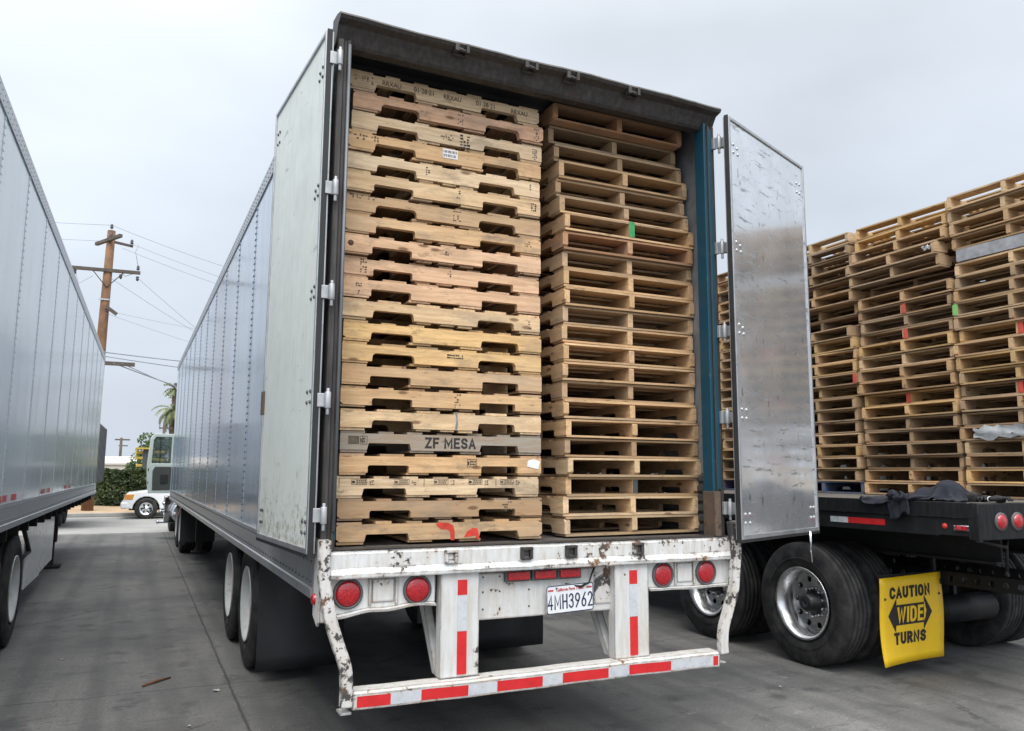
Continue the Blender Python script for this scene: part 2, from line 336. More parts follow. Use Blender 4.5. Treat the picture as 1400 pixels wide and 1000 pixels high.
# ------------------------------------------------------------------ mesh builder
class MB:
    def __init__(s): s.v = []; s.f = []; s.g = []; s.t = []; s.sm = []
    def add(s, vs, fs, tint=.5, gc=None, smooth=False):
        o = len(s.v); s.v += [tuple(v) for v in vs]; s.f += [tuple(i + o for i in q) for q in fs]
        s.sm += [smooth] * len(fs)
        s.t += [tint] * len(vs); s.g += gc if gc else [(0, 0, 0)] * len(vs)
        return s
    def box(s, x0, x1, y0, y1, z0, z1, tint=.5, rot=None, piv=None):
        vs = [Vector((x, y, z)) for x in (x0, x1) for y in (y0, y1) for z in (z0, z1)]
        d = [(x1 - x0, 0), (y1 - y0, 1), (z1 - z0, 2)]; d.sort(reverse=True); ax = d[0][1]
        o = (random.random() * 50, random.random() * 50, random.random() * 50)
        gc = []
        for q in vs:
            a = q[ax]; b, c = [q[i] for i in range(3) if i != ax]
            gc.append((a + o[0], b + o[1], c + o[2]))
        if rot is not None:
            piv = Vector(piv) if piv else Vector(((x0 + x1) / 2, (y0 + y1) / 2, (z0 + z1) / 2))
            vs = [rot @ (q - piv) + piv for q in vs]
        return s.add(vs, [(0, 1, 3, 2), (4, 6, 7, 5), (0, 4, 5, 1), (2, 3, 7, 6), (0, 2, 6, 4), (1, 5, 7, 3)], tint, gc)
    def prism(s, poly, axis, a, b, tint=.5, smooth=False):
        """poly = 2D points; axis 0: poly is (y,z); 1: (x,z); 2: (x,y)"""
        n = len(poly)
        def P(p, h):
            return {0: (h, p[0], p[1]), 1: (p[0], h, p[1]), 2: (p[0], p[1], h)}[axis]
        vs = [P(p, a) for p in poly] + [P(p, b) for p in poly]
        o = (random.random() * 50, random.random() * 50, random.random() * 50)
        gc = [(p[0] + o[0], p[1] + o[1], a + o[2]) for p in poly] + [(p[0] + o[0], p[1] + o[1], b + o[2]) for p in poly]
        fs = [tuple(range(n))[::-1], tuple(range(n, 2 * n))] + [(i, (i + 1) % n, n + (i + 1) % n, n + i) for i in range(n)]
        return s.add(vs, fs, tint, gc, smooth)
    def tube(s, pts, rad, n=8, cap=True, smooth=True, sq=None, tint=.5):
        pts = [Vector(p) for p in pts]; rings = []
        rads = rad if isinstance(rad, (list, tuple)) else [rad] * len(pts)
        t0 = (pts[1] - pts[0]).normalized()
        ref = Vector((0, 0, 1)) if abs(t0.z) < .9 else Vector((0, 1, 0))
        a = t0.cross(ref).normalized()
        vs = []
        for i, p in enumerate(pts):
            t = (pts[min(i + 1, len(pts) - 1)] - pts[max(i - 1, 0)]).normalized()
            a = (a - t * a.dot(t)).normalized(); b = t.cross(a)
            for k in range(n):
                an = 2 * PI * (k + .5) / n; ca, sa = math.cos(an), math.sin(an)
                if sq: vs.append(p + a * sq[0] * (1 if ca > 0 else -1) * (1 if n == 4 else 1) + b * sq[1] * (1 if sa > 0 else -1))
                else: vs.append(p + (a * ca + b * sa) * rads[i])
        fs = []
        for i in range(len(pts) - 1):
            for k in range(n):
                fs.append((i * n + k, i * n + (k + 1) % n, (i + 1) * n + (k + 1) % n, (i + 1) * n + k))
        if cap: fs += [tuple(range(n))[::-1], tuple(range((len(pts) - 1) * n, len(pts) * n))]
        return s.add(vs, fs, tint, None, smooth)
    def lathe(s, prof, c=(0, 0, 0), axis=0, n=40, smooth=True, closed=False):
        """prof = (offset along axis, radius)"""
        c = Vector(c); vs = []
        for h, rr in prof:
            for k in range(n):
                an = 2 * PI * k / n; x, y = rr * math.cos(an), rr * math.sin(an)
                vs.append(c + Vector({0: (h, x, y), 1: (x, h, y), 2: (x, y, h)}[axis]))
        fs = []; m = len(prof)
        for i in range(m if closed else m - 1):
            j = (i + 1) % m
            for k in range(n): fs.append((i * n + k, i * n + (k + 1) % n, j * n + (k + 1) % n, j * n + k))
        return s.add(vs, fs, .5, None, smooth)
    def disc(s, c, rad, axis, n=16):
        c = Vector(c)
        vs = [c + Vector({0: (0, math.cos(2 * PI * k / n) * rad, math.sin(2 * PI * k / n) * rad), 1: (math.cos(2 * PI * k / n) * rad, 0, math.sin(2 * PI * k / n) * rad), 2: (math.cos(2 * PI * k / n) * rad, math.sin(2 * PI * k / n) * rad, 0)}[axis]) for k in range(n)]
        return s.add(vs, [tuple(range(n))])
    def rivet(s, p, nrm, rad=.008, h=.005):
        p = Vector(p); nv = Vector(nrm).normalized(); a = nv.orthogonal().normalized(); b = nv.cross(a)
        vs = [p + a * rad, p + (a + b) * rad * .7, p + b * rad, p + (b - a) * rad * .7, p - a * rad, p - (a + b) * rad * .7, p - b * rad, p + (a - b) * rad * .7]
        vs += [q + nv * h * .8 - (q - p) * .4 for q in list(vs)]
        fs = [(i, (i + 1) % 8, 8 + (i + 1) % 8, 8 + i) for i in range(8)] + [tuple(range(8, 16))]
        return s.add(vs, fs)
    def mesh(s, name):
        me = bpy.data.meshes.new(name); me.from_pydata(s.v, [], s.f)
        bm = bmesh.new(); bm.from_mesh(me); bmesh.ops.recalc_face_normals(bm, faces=bm.faces); bm.to_mesh(me); bm.free()
        at = me.attributes.new('gc', 'FLOAT_VECTOR', 'POINT'); at.data.foreach_set('vector', [x for q in s.g for x in q])
        at = me.attributes.new('tint', 'FLOAT', 'POINT'); at.data.foreach_set('value', s.t)
        me.polygons.foreach_set('use_smooth', s.sm)
        return me
    def build(s, name, mat, parent=None, bevel=0, seg=2):
        return link(name, s.mesh(name), mat, parent, bevel, seg)
def link(name, me, mat, parent=None, bevel=0, seg=2):
    if mat is not None and not me.materials: me.materials.append(mat if not isinstance(mat, str) else MAT[mat])
    o = bpy.data.objects.new(name, me); C.objects.link(o)
    if parent: o.parent = parent
    if bevel:
        b = o.modifiers.new('bevel', 'BEVEL'); b.width = bevel; b.segments = seg; b.limit_method = 'ANGLE'; b.angle_limit = R(40)
    return o
def thing(name, label, cat, loc=(0, 0, 0), rz=0, group=None):
    o = bpy.data.objects.new(name, None); C.objects.link(o); o.empty_display_size = .2
    o.location = loc; o.rotation_euler = (0, 0, rz); tag(o, label, cat, group); return o
def tag(o, label, cat, group=None):
    o['label'] = label; o['category'] = cat
    if group: o['group'] = group
    return o
def copy_tree(o, parent=None):
    c = o.copy(); C.objects.link(c)
    if parent: c.parent = parent
    for ch in list(o.children): copy_tree(ch, c)
    return c
def text_mesh(s, size=.1, bold=0, ext=.0008, sx=1, align='CENTER', name='lettering', space=1):
    cu = bpy.data.curves.new('t', 'FONT'); cu.body = s; cu.size = size; cu.offset = bold; cu.extrude = ext
    cu.align_x = align; cu.align_y = 'CENTER'; cu.space_character = space; cu.resolution_u = 3
    o = bpy.data.objects.new('t', cu); C.objects.link(o)
    dg = bpy.context.evaluated_depsgraph_get()
    me = bpy.data.meshes.new_from_object(o.evaluated_get(dg)); me.name = name
    for v in me.vertices: v.co.x *= sx
    C.objects.unlink(o); bpy.data.objects.remove(o); return me
def text(name, s, mat, parent, loc, size, rot=(PI / 2, 0, 0), **k):
    me = text_mesh(s, size, **k); me.materials.clear()
    o = link(name, me, mat, parent); o.location = loc; o.rotation_euler = rot; return o
rnd = random.uniform
def _arc(cx, cy, rx, ry, a0, a1, n=9): return [(cx + rx * math.cos(R(a0 + (a1 - a0) * i / n)), cy + ry * math.sin(R(a0 + (a1 - a0) * i / n))) for i in range(n + 1)]
GL = {  # centre lines of block letters in a 0.6 x 1 cell
 'A': (.6, [[(0, 0), (.3, 1), (.6, 0)], [(.12, .3), (.48, .3)]]), 'C': (.58, [_arc(.3, .7, .3, .3, 20, 180) + _arc(.3, .3, .3, .3, 180, 340)]), 'D': (.58, [[(0, 0), (0, 1), (.28, 1)] + _arc(.28, .7, .3, .3, 90, 0, 5) + _arc(.28, .3, .3, .3, 0, -90, 5) + [(0, 0)]]),
 'E': (.5, [[(.5, 1), (0, 1), (0, 0), (.5, 0)], [(0, .52), (.42, .52)]]), 'F': (.48, [[(.48, 1), (0, 1), (0, 0)], [(0, .5), (.40, .5)]]), 'H': (.56, [[(0, 0), (0, 1)], [(.56, 0), (.56, 1)], [(0, .5), (.56, .5)]]), 'I': (.0, [[(0, 0), (0, 1)]]),
 'M': (.74, [[(0, 0), (0, 1), (.37, .25), (.74, 1), (.74, 0)]]), 'N': (.58, [[(0, 0), (0, 1), (.58, 0), (.58, 1)]]), 'O': (.6, [_arc(.3, .7, .3, .3, 0, 180) + _arc(.3, .3, .3, .3, 180, 360) + [(.6, .7)]]),
 'R': (.56, [[(0, 0), (0, 1), (.3, 1)] + _arc(.3, .75, .24, .25, 90, -90, 8) + [(0, .5)], [(.28, .5), (.56, 0)]]), 'S': (.54, [_arc(.27, .75, .27, .25, 20, 180) + _arc(.27, .25, .27, .25, 90, -160)[0:]]),
 'T': (.56, [[(0, 1), (.56, 1)], [(.28, 1), (.28, 0)]]), 'U': (.58, [[(0, 1), (0, .3)] + _arc(.29, .3, .29, .3, 180, 360) + [(.58, 1)]]), 'W': (.9, [[(0, 1), (.22, 0), (.45, .9), (.68, 0), (.9, 1)]]), 'Z': (.54, [[(0, 1), (.54, 1), (0, 0), (.54, 0)]]),
 '2': (.52, [_arc(.26, .74, .26, .26, 165, -10) + [(.45, .52), (0, 0), (.52, 0)]]), '3': (.52, [_arc(.25, .76, .25, .24, 160, -90) + _arc(.25, .27, .27, .27, 90, -160)]), '4': (.56, [[(.42, 0), (.42, 1), (0, .3), (.56, .3)]]),
 '6': (.54, [[(.46, 1), (.08, .5)] + _arc(.27, .28, .27, .28, 150, 510, 16)]), '9': (.54, [[(.08, 0), (.46, .5)] + _arc(.27, .72, .27, .28, -30, 330, 16)]), ' ': (.3, [])}
GL['S'] = (.54, [_arc(.27, .76, .26, .24, 15, 250, 10) + _arc(.27, .25, .27, .25, 80, -165, 11)])
def stroke_text(s, h, sw, sx=1.0, gap=.22, ext=0.0):
    """flat ribbon lettering centred at the origin in x,y"""
    adv = [(GL[c][0] * sx + (gap + sw / h)) * h for c in s]; tot = sum(adv) - gap * h; x0 = -tot / 2 + sw / 2; b = MB(); k = 0
    for c, a in zip(s, adv):
        for pl_ in GL[c][1]:
            P = [Vector((x0 + px_ * sx * h, -h / 2 + sw / 2 + py_ * (h - sw), 0)) for px_, py_ in pl_]; P = [p for i, p in enumerate(P) if i == 0 or (p - P[i - 1]).length > 1e-5]
            n = len(P); vs = []; zo = ext + .00007 * (k % 5); k += 1
            for i, p in enumerate(P):
                d1 = (P[i] - P[i - 1]).normalized() if i else (P[1] - P[0]).normalized(); d2 = (P[i + 1] - P[i]).normalized() if i < n - 1 else d1
                n1 = Vector((-d1.y, d1.x, 0)); n2 = Vector((-d2.y, d2.x, 0)); mm = (n1 + n2)
                mm = mm.normalized() if mm.length > .05 else n1; l = sw / 2 / max(.55, mm.dot(n1))
                e = d1 * (sw / 2 if (i == n - 1) else 0) - d2 * (sw / 2 if i == 0 else 0)
                if len(pl_) > 6 and abs(pl_[0][0] - pl_[-1][0]) + abs(pl_[0][1] - pl_[-1][1]) < .02: e = e * .2
                vs += [p + mm * l + e * .98 + Vector((0, 0, zo)), p - mm * l + e * .98 + Vector((0, 0, zo))]
            b.add(vs, [(2 * i, 2 * i + 1, 2 * i + 3, 2 * i + 2) for i in range(n - 1)])
        x0 += a
    return b.mesh('lettering')
def stroke(name, s, mat, parent, loc, h, sw, rot=(PI / 2, 0, 0), **k):
    me = stroke_text(s, h, sw, **k); o = link(name, me, mat, parent); o.location = loc; o.rotation_euler = rot; return o
def ordinal(i):
    return ['topmost', 'second', 'third', 'fourth', 'fifth', 'sixth', 'seventh', 'eighth', 'ninth', 'tenth', 'eleventh', 'twelfth', 'thirteenth', 'fourteenth', 'fifteenth', 'sixteenth', 'seventeenth', 'eighteenth', 'nineteenth', 'twentieth', 'twenty-first', 'twenty-second', 'twenty-third'][i]

# ------------------------------------------------------------------ ground
def sheet(name, x0, x1, y0, y1, z, mat, nx=1, ny=1):
    b = MB(); b.add([(x0, y0, z), (x1, y0, z), (x1, y1, z), (x0, y1, z)], [(0, 1, 2, 3)])
    o = b.build(name, mat); o['kind'] = 'structure'; return o
sheet('ground', -900, 900, -300, 1500, -.012, plain('far_ground_earth', (.21, .18, .13), .95, 0, .2, .2))
b = MB(); b.box(-60, 60, -30, 19.2, -.008, 0.0)
o = b.build('yard_pavement', concrete()); o['kind'] = 'structure'
sheet('street', -80, 80, 19.2, 27.6, -.004, 'road')
b = MB()
nn = 60
for i in range(nn):
    for j in range(6):
        x0 = -30 + i; y0 = 27.75 + j * 1.4
        vs = [(x, y, .10 + .05 * math.sin(x * 1.7 + y) * math.sin(y * 1.3 - x * .4) + (.06 if y > 28.5 else 0)) for x, y in ((x0, y0), (x0 + 1, y0), (x0 + 1, y0 + 1.4), (x0, y0 + 1.4))]
        b.add(vs, [(0, 1, 2, 3)])
o = b.build('verge', 'dirt'); o['kind'] = 'structure'
b = MB(); b.box(-80, 80, 27.6, 27.78, -.004, .13)
o = b.build('kerb', 'kerb', None, .02); o['kind'] = 'structure'
b = MB(); pts = []
N = 60
for i in range(N + 1):
    x = -420 + i * 14
    h = 7.2 + 3.4 * math.sin(i * .31 + 1.2) + 1.5 * math.sin(i * .83) + .6 * math.sin(i * 2.1)
    pts.append((x, h))
for i in range(N):
    (xa, ha), (xb, hb) = pts[i], pts[i + 1]
    b.add([(xa, 380, -1), (xb, 380, -1), (xb, 420, hb), (xa, 420, ha), (xb, 480, -1), (xa, 480, -1)], [(0, 1, 2, 3), (3, 2, 4, 5)])
o = b.build('hills', 'hill'); o['kind'] = 'structure'

# ------------------------------------------------------------------ wheels
def tyre_mesh(r=.51, wd=.28, bead=.292):
    h = wd / 2; p = [(-h * .80, bead), (-h * .98, bead + .04), (-h * 1.04, (r + bead) / 2), (-h * .98, r - .055), (-h * .88, r - .014)]
    ng = 4; tw = h * 1.66; st = tw / (ng + 1)
    p.append((-tw / 2, r - .003))
    for g in range(ng):
        x = -tw / 2 + st * (g + 1); q = .006
        p += [(x - q, r), (x - q * .8, r - .014), (x + q * .8, r - .014), (x + q, r)]
    p.append((tw / 2, r - .003))
    p += [(h * .88, r - .014), (h * .98, r - .055), (h * 1.04, (r + bead) / 2), (h * .98, bead + .04), (h * .80, bead)]
    b = MB(); b.lathe(p, n=56, closed=True)
    # sidewall lettering ridges
    for s in (-1, 1):
        b.lathe([(s * h * 1.045, r * .72), (s * h * 1.065, r * .735), (s * h * 1.045, r * .75)], n=56)
    return b.mesh('tyre')
def disc_with_holes(x, ro, rhole, rc, nh, t=.012):
    """wheel disc in plane x with nh hand holes"""
    bm = bmesh.new()
    def ring(cy, cz, rr, n):
        vs = [bm.verts.new((x, cy + rr * math.cos(2 * PI * k / n), cz + rr * math.sin(2 * PI * k / n))) for k in range(n)]
        return [bm.edges.new((vs[i], vs[(i + 1) % n])) for i in range(n)]
    e = ring(0, 0, ro, 40) + ring(0, 0, .055, 16)
    for k in range(nh):
        a = 2 * PI * (k + .5) / nh; e += ring(rc * math.cos(a), rc * math.sin(a), rhole, 12)
    bmesh.ops.triangle_fill(bm, use_beauty=True, use_dissolve=False, edges=e)
    ex = bmesh.ops.extrude_face_region(bm, geom=list(bm.faces))
    bmesh.ops.translate(bm, verts=[v for v in ex['geom'] if isinstance(v, bmesh.types.BMVert)], vec=(t, 0, 0))
    bmesh.ops.recalc_face_normals(bm, faces=bm.faces)
    me = bpy.data.meshes.new('wheel_disc'); bm.to_mesh(me); bm.free(); return me
TY = tyre_mesh()
def rim_mesh(dish=.15):
    """outer face looks to -x"""
    b = MB()
    b.lathe([(-.128, .296), (-.140, .302), (-.143, .296), (-.138, .282), (-.105, .268), (-.075, .250), (-.03, .240), (-.135 + dish, .232), (.13, .24), (.14, .30)], n=48)
    return b.mesh('rim')
def nuts_mesh(x):
    b = MB(); b.lathe([(x, .016), (x - .03, .014), (x - .036, .006), (x - .036, .001)], (0, 0, 0), 0, 8)
    return b.mesh('lug_nut')
def hub_mesh(x, rad=.082, l=.10):
    b = MB(); b.lathe([(x, rad * 1.25), (x - .02, rad * 1.2), (x - .025, rad), (x - l, rad * .92), (x - l - .012, rad * .7), (x - l - .012, rad * .28), (x - l + .004, rad * .26), (x - l + .004, .001)], n=24)
    return b.mesh('hub')
RIM = rim_mesh(); DISC = disc_with_holes(.01, .236, .026, .192, 10); NUT = nuts_mesh(.01); HUB = hub_mesh(.01)
def wheel(parent, x, y, side, rimmat, z=.51, nuts=False, detail=True):
    """side -1: outer face to -x"""
    o = link('wheel', TY, TYRE, parent); o.location = (x, y, z)
    if side > 0: o.rotation_euler = (0, 0, PI)
    o.rotation_euler.rotate_axis('X', rnd(0, 6))
    if detail:
        for nm, me, mt in (('rim', RIM, rimmat), ('wheel_disc', DISC, rimmat), ('hub', HUB, 'hub' if rimmat == 'rimalu' else rimmat)):
            m2 = me if not me.materials or me.materials[0] == MAT[mt] else me.copy()
            if m2 is not me: m2.materials.clear()
            c = link(nm, m2, mt, o)
        if nuts:
            for k in range(10):
                a = 2 * PI * k / 10; c = link('lug_nut', NUT, 'rimalu', o); c.location = (0, .118 * math.cos(a), .118 * math.sin(a))
    return o
def axle_set(parent, y, xl, xr, rimmat, z=.51):
    """dual wheels at both ends; xl/xr are the outer wheel centre planes"""
    for x, s in ((xl, -1), (xr, 1)):
        wheel(parent, x, y, s, rimmat, z, nuts=(s < 0))
        wheel(parent, x - s * .33, y, -s, rimmat, z, detail=False)
    b = MB(); b.tube([(xl + .2, y, z), (xr - .2, y, z)], .065, 12); b.build('axle', 'underblack', parent)

# ------------------------------------------------------------------ trailer sides
def side_wall(parent, x, out, y0, y1, z0, z1, mat, pitch=1.22, rail_h=.19, offs=0., rivet='rivet', name='side_panel', rsz=.0075, mid=True):
    """one long wall: panel, vertical seam strips with rivets, top and bottom rails"""
    b = MB(); b.box(min(x, x - out * .012), max(x, x - out * .012), y0, y1, z0, z1); b.build(name, mat, parent)
    s = MB(); rv = MB(); y = y0 + offs
    while y < y1 - .1:
        if y > y0 + .05:
            s.box(min(x, x + out * .004), max(x, x + out * .004), y - .02, y + .02, z0 + rail_h, z1 - .12)
            z = z0 + rail_h + .04
            while z < z1 - .14:
                for d in (-.014, .014):
                    rv.rivet((x + out * .004, y + d, z), (out, 0, 0), rsz, .005)
                z += .055
            # light column of rivets between seams
            z = z0 + rail_h + .06
            while mid and z < z1 - .14:
                rv.rivet((x, y + pitch / 2, z), (out, 0, 0), .006, .004); z += .11
        y += pitch
    s.build('seam_strip', mat, parent)
    br = MB(); t = MB()
    br.prism([(x, z0 + rail_h), (x + out * .012, z0 + rail_h), (x + out * .012, z0 + .03), (x + out * .022, z0 + .025), (x + out * .022, z0 - .02), (x - out * .03, z0 - .02), (x - out * .03, z0 + .01), (x, z0 + .02)], 1, y0, y1)
    t.prism([(x, z1 - .12), (x + out * .010, z1 - .12), (x + out * .012, z1), (x + out * .004, z1 + .02), (x - out * .06, z1 + .025), (x - out * .06, z1 + .004), (x, z1 - .004)], 1, y0, y1)
    br.build('bottom_rail', 'alurail', parent); t.build('top_rail', 'alurail', parent)
    y = y0 + .05
    while y < y1:
        for zz in (z0 + rail_h - .03, z0 + .06): rv.rivet((x + out * .012, y, zz), (out, 0, 0), .009, .006)
        rv.rivet((x + out * .011, y, z1 - .035), (out, 0, 0), .008, .006); rv.rivet((x + out * .010, y + .05, z1 - .09), (out, 0, 0), .008, .006)
        y += .10
    rv.build('rivets', rivet, parent)
def tape(parent, mat, *bx):
    b = MB(); b.box(*bx); return b.build('reflector_tape', mat, parent)
def tape_run(parent, x, out, z, h, y0, y1, lens=(.28, .16)):
    y = y0; k = 0
    while y < y1:
        Lk = lens[k % 2]; tape(parent, 'red' if k % 2 == 0 else 'silver', min(x, x + out * .002), max(x, x + out * .002), y, y + Lk, z, z + h); y += Lk; k += 1

# ------------------------------------------------------------------ main trailer
TR = thing('box_trailer', 'white and blue grey box trailer with open rear doors, loaded with stacked wooden pallets', 'trailer', (0, 0, 0), R(.41))
L = 16.15
W = 1.29
# walls
side_wall(TR, -W, -1, .12, L, .98, 4.06, 'sideblue', 1.22, offs=.55, rivet='sealrivet', rsz=.0095, mid=False)
b = MB(); b.box(W - .012, W, .12, L, .98, 4.06); b.build('side_panel', 'sideblue', TR)
b = MB(); b.prism([(-W + .02, L), (-W, L - .02), (-W, L), (W, L), (W, L + .03), (-W, L + .03)][2:], 2, .98, 4.06); b.build('front_wall', 'sideblue', TR)
b = MB(); b.box(-W - .002, W + .002, .12, L + .03, 4.066, 4.085); b.build('roof', 'alurail', TR)
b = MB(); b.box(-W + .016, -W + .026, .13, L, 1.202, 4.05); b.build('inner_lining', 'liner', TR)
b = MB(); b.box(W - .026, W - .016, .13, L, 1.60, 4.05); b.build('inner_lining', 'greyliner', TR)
b = MB()
for k in range(6): b.prism([(W - .026, 1.21 + k * .065), (W - .045, 1.225 + k * .065), (W - .045, 1.255 + k * .065), (W - .026, 1.27 + k * .065)], 1, .13, L)
b.box(W - .026, W - .016, .13, L, 1.202, 1.60); b.build('scuff_panel', 'liner', TR)
b = MB()
for k in range(20):
    x0 = -W + .02 + k * (2 * W - .04) / 20; b.box(x0 + .002, x0 + (2 * W - .04) / 20 - .002, .075, L, 1.14, 1.20)
b.build('cargo_floor', 'floor', TR)
b = MB(); b.box(-W + .03, W - .03, .13, L, 4.02, 4.03)
for k in range(26): b.box(-W + .03, W - .03, .4 + k * .6, .44 + k * .6, 3.985, 4.018)
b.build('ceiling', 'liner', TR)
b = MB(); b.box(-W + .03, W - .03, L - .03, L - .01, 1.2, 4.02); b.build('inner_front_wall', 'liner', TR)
# rear frame
for s in (-1, 1):
    b = MB(); xo, xi = s * (W + (.005 if s < 0 else -.026)), s * (W - .060 if s < 0 else W - .088)
    pr = [(xo, .11), (xo, .012), (xo - s * .016, 0), (xo - s * .028, 0), (xo - s * .032, .012), (xi + s * .018, .012), (xi + s * .014, 0), (xi, 0), (xi, .11)]
    b.prism(pr, 2, 1.2, 3.93); p = b.build('corner_post', 'steel', TR, .003)
    # inner jamb strip
    b = MB(); b.box(min(xi, xi - s * (.022 if s > 0 else .008)), max(xi, xi - s * (.022 if s > 0 else .008)), .014, .11, 1.21 + (.27 if s > 0 else 0), 3.95); b.build('jamb', 'teal' if s > 0 else 'steel', p, .003)
    if s > 0:
        b = MB(); b.box(xi + .004, xo - .034, -.004, .010, 1.50, 3.90); b.build('teal_face', 'teal', p, .002)
        b = MB(); b.box(xi - .028, xo - .04, -.006, .012, 1.205, 1.485); b.box(xi - .028, xi - .002, .012, .11, 1.205, 1.485); b.build('rusty_foot', 'rustfoot', p, .003)
    else:
        b = MB(); b.tube([(xi - .006, -.006, 1.3), (xi - .006, -.006, 3.90)], .008, 8); b.build('lock_rod', 'container', p)
        b = MB(); b.box(xi + .001, xi + .005, .0, .012, 1.25, 3.90); b.build('teal_edge', 'teal', p)
# header: drip lip, sloped face
b = MB(); n = 36
for i in range(n):
    def sec(x):
        wv = .004 * math.sin(x * 3.1 + .5) + .0025 * math.sin(x * 9) + .001 * math.sin(x * 31)
        return [(-.07, 4.03 + wv), (-.06, 4.045 + wv), (.02, 4.075), (.12, 4.085), (.12, 3.915), (.05, 3.91), (.035, 3.925), (.012, 3.965), (-.012, 4.0 + wv * .5), (-.058, 4.014 + wv)]
    xa, xb = [-W - .015 + (2 * W - .003) * q / n for q in (i, i + 1)]
    A, B = sec(xa), sec(xb); m_ = len(A)
    fs = [(j, (j + 1) % m_, m_ + (j + 1) % m_, m_ + j) for j in range(m_)]
    if i == 0: fs.append(tuple(range(m_)))
    if i == n - 1: fs.append(tuple(range(m_, 2 * m_)))
    b.add([(xa, *q) for q in A] + [(xb, *q) for q in B], fs)
me = b.mesh('header'); bm = bmesh.new(); bm.from_mesh(me); bmesh.ops.remove_doubles(bm, verts=bm.verts, dist=1e-5); bmesh.ops.recalc_face_normals(bm, faces=bm.faces); bm.to_mesh(me); bm.free()
hd = link('header', me, 'steel', TR)
for x in (-.60, -.155, .13, .575):
    b = MB(); b.box(x - .045, x - .02, -.07, -.02, 3.985, 4.03); b.box(x + .022, x + .04, -.075, -.02, 3.98, 4.035); b.box(x - .045, x + .04, -.03, -.012, 3.975, 4.03)
    b.tube([(x - .03, -.055, 4.005), (x + .03, -.055, 3.995)], .012, 6); b.build('lock_keeper', 'steel', hd, .003)
# sill
b = MB(); n = 40
def sillsec(x):
    d = .0018 * math.sin(x * 5) + .0012 * math.sin(x * 17 + 1)
    return [(.0, 1.205), (-.024 + d, 1.198), (-.03 + d, 1.185), (-.028 + d * .6, 1.115 + d), (-.045 + d, 1.085 + d), (-.042, 1.066), (.03, 1.064), (.10, 1.08), (.10, 1.196)]
for i in range(n):
    xa, xb = [-W + .02 + (2 * W - .04) * q / n for q in (i, i + 1)]; A, B = sillsec(xa), sillsec(xb); m_ = len(A)
    fs = [(j, (j + 1) % m_, m_ + (j + 1) % m_, m_ + j) for j in range(m_)]
    if i == 0: fs.append(tuple(range(m_)))
    if i == n - 1: fs.append(tuple(range(m_, 2 * m_)))
    b.add([(xa, *q) for q in A] + [(xb, *q) for q in B], fs)
me = b.mesh('sill'); bm = bmesh.new(); bm.from_mesh(me); bmesh.ops.remove_doubles(bm, verts=bm.verts, dist=1e-5); bmesh.ops.recalc_face_normals(bm, faces=bm.faces); bm.to_mesh(me); bm.free()
sill = link('sill', me, 'sill', TR)
b = MB(); b.box(-W + .03, W - .03, -.022, .074, 1.2065, 1.2095); b.build('edge_plate', 'steel', sill)
for x, dk in ((-.615, 0), (-.17, 1), (.112, 1), (.566, 0)):
    b = MB(); b.box(x - .036, x - .018, -.052, -.028, 1.125, 1.185); b.box(x + .018, x + .036, -.052, -.028, 1.125, 1.185); b.box(x - .036, x + .036, -.056, -.028, 1.175, 1.19); b.box(x - .03, x + .03, -.046, -.028, 1.12, 1.135)
    b.box(x - .016, x + .016, -.040, -.026, 1.14, 1.17)
    b.build('lock_keeper', 'steel' if dk else 'bar', sill, .003)
# side gussets below the posts
for s in (-1, 1):
    b = MB(); b.prism([(-.02, 1.26 if s < 0 else 1.2), (.10, 1.26 if s < 0 else 1.2), (.10, .88), (.0, .84), (-.02, .86)], 0, min(s * W, s * (W + .012)), max(s * W, s * (W + .012)))
    b.box(min(s * (W - .035), s * W), max(s * (W - .035), s * W), -.02, .012, .86, 1.26 if s < 0 else 1.06); g = b.build('corner_gusset', 'white', TR, .003)
    if s < 0:
        b = MB(); b.lathe([(-W - .012, .028), (-W - .024, .026), (-W - .03, .015), (-W - .031, .001)], (0, .06, .965), 0, 16); b.build('marker_light', 'lens', g)
# bent bars each side
def bent(pts, wd):
    b = MB(); sm = []
    P = [Vector(p) for p in pts]
    for i in range(len(P) - 1):
        for k in range(5):
            t = k / 5; p0 = P[max(i - 1, 0)]; p1 = P[i]; p2 = P[i + 1]; p3 = P[min(i + 2, len(P) - 1)]
            sm.append(.5 * ((2 * p1) + (p2 - p0) * t + (2 * p0 - 5 * p1 + 4 * p2 - p3) * t * t + (-p0 + 3 * p1 - 3 * p2 + p3) * t ** 3))
    sm.append(P[-1])
    b.tube(sm, .03, 4, True, False, sq=wd); return b
bent([(-1.285, -.045, 1.26), (-1.283, -.045, 1.10), (-1.268, -.047, .99), (-1.245, -.05, .88), (-1.205, -.05, .76), (-1.168, -.055, .655), (-1.158, -.055, .57), (-1.157, -.055, .462)], (.030, .022)).build('bent_guard_bar', 'bar', TR, .006)
bent([(1.272, -.045, 1.30), (1.282, -.045, 1.22), (1.292, -.05, 1.13), (1.278, -.048, .99), (1.262, -.047, .87), (1.215, -.05, .76), (1.172, -.055, .66), (1.162, -.055, .57), (1.165, -.055, .51)], (.030, .022)).build('bent_guard_bar', 'bar', TR, .006)
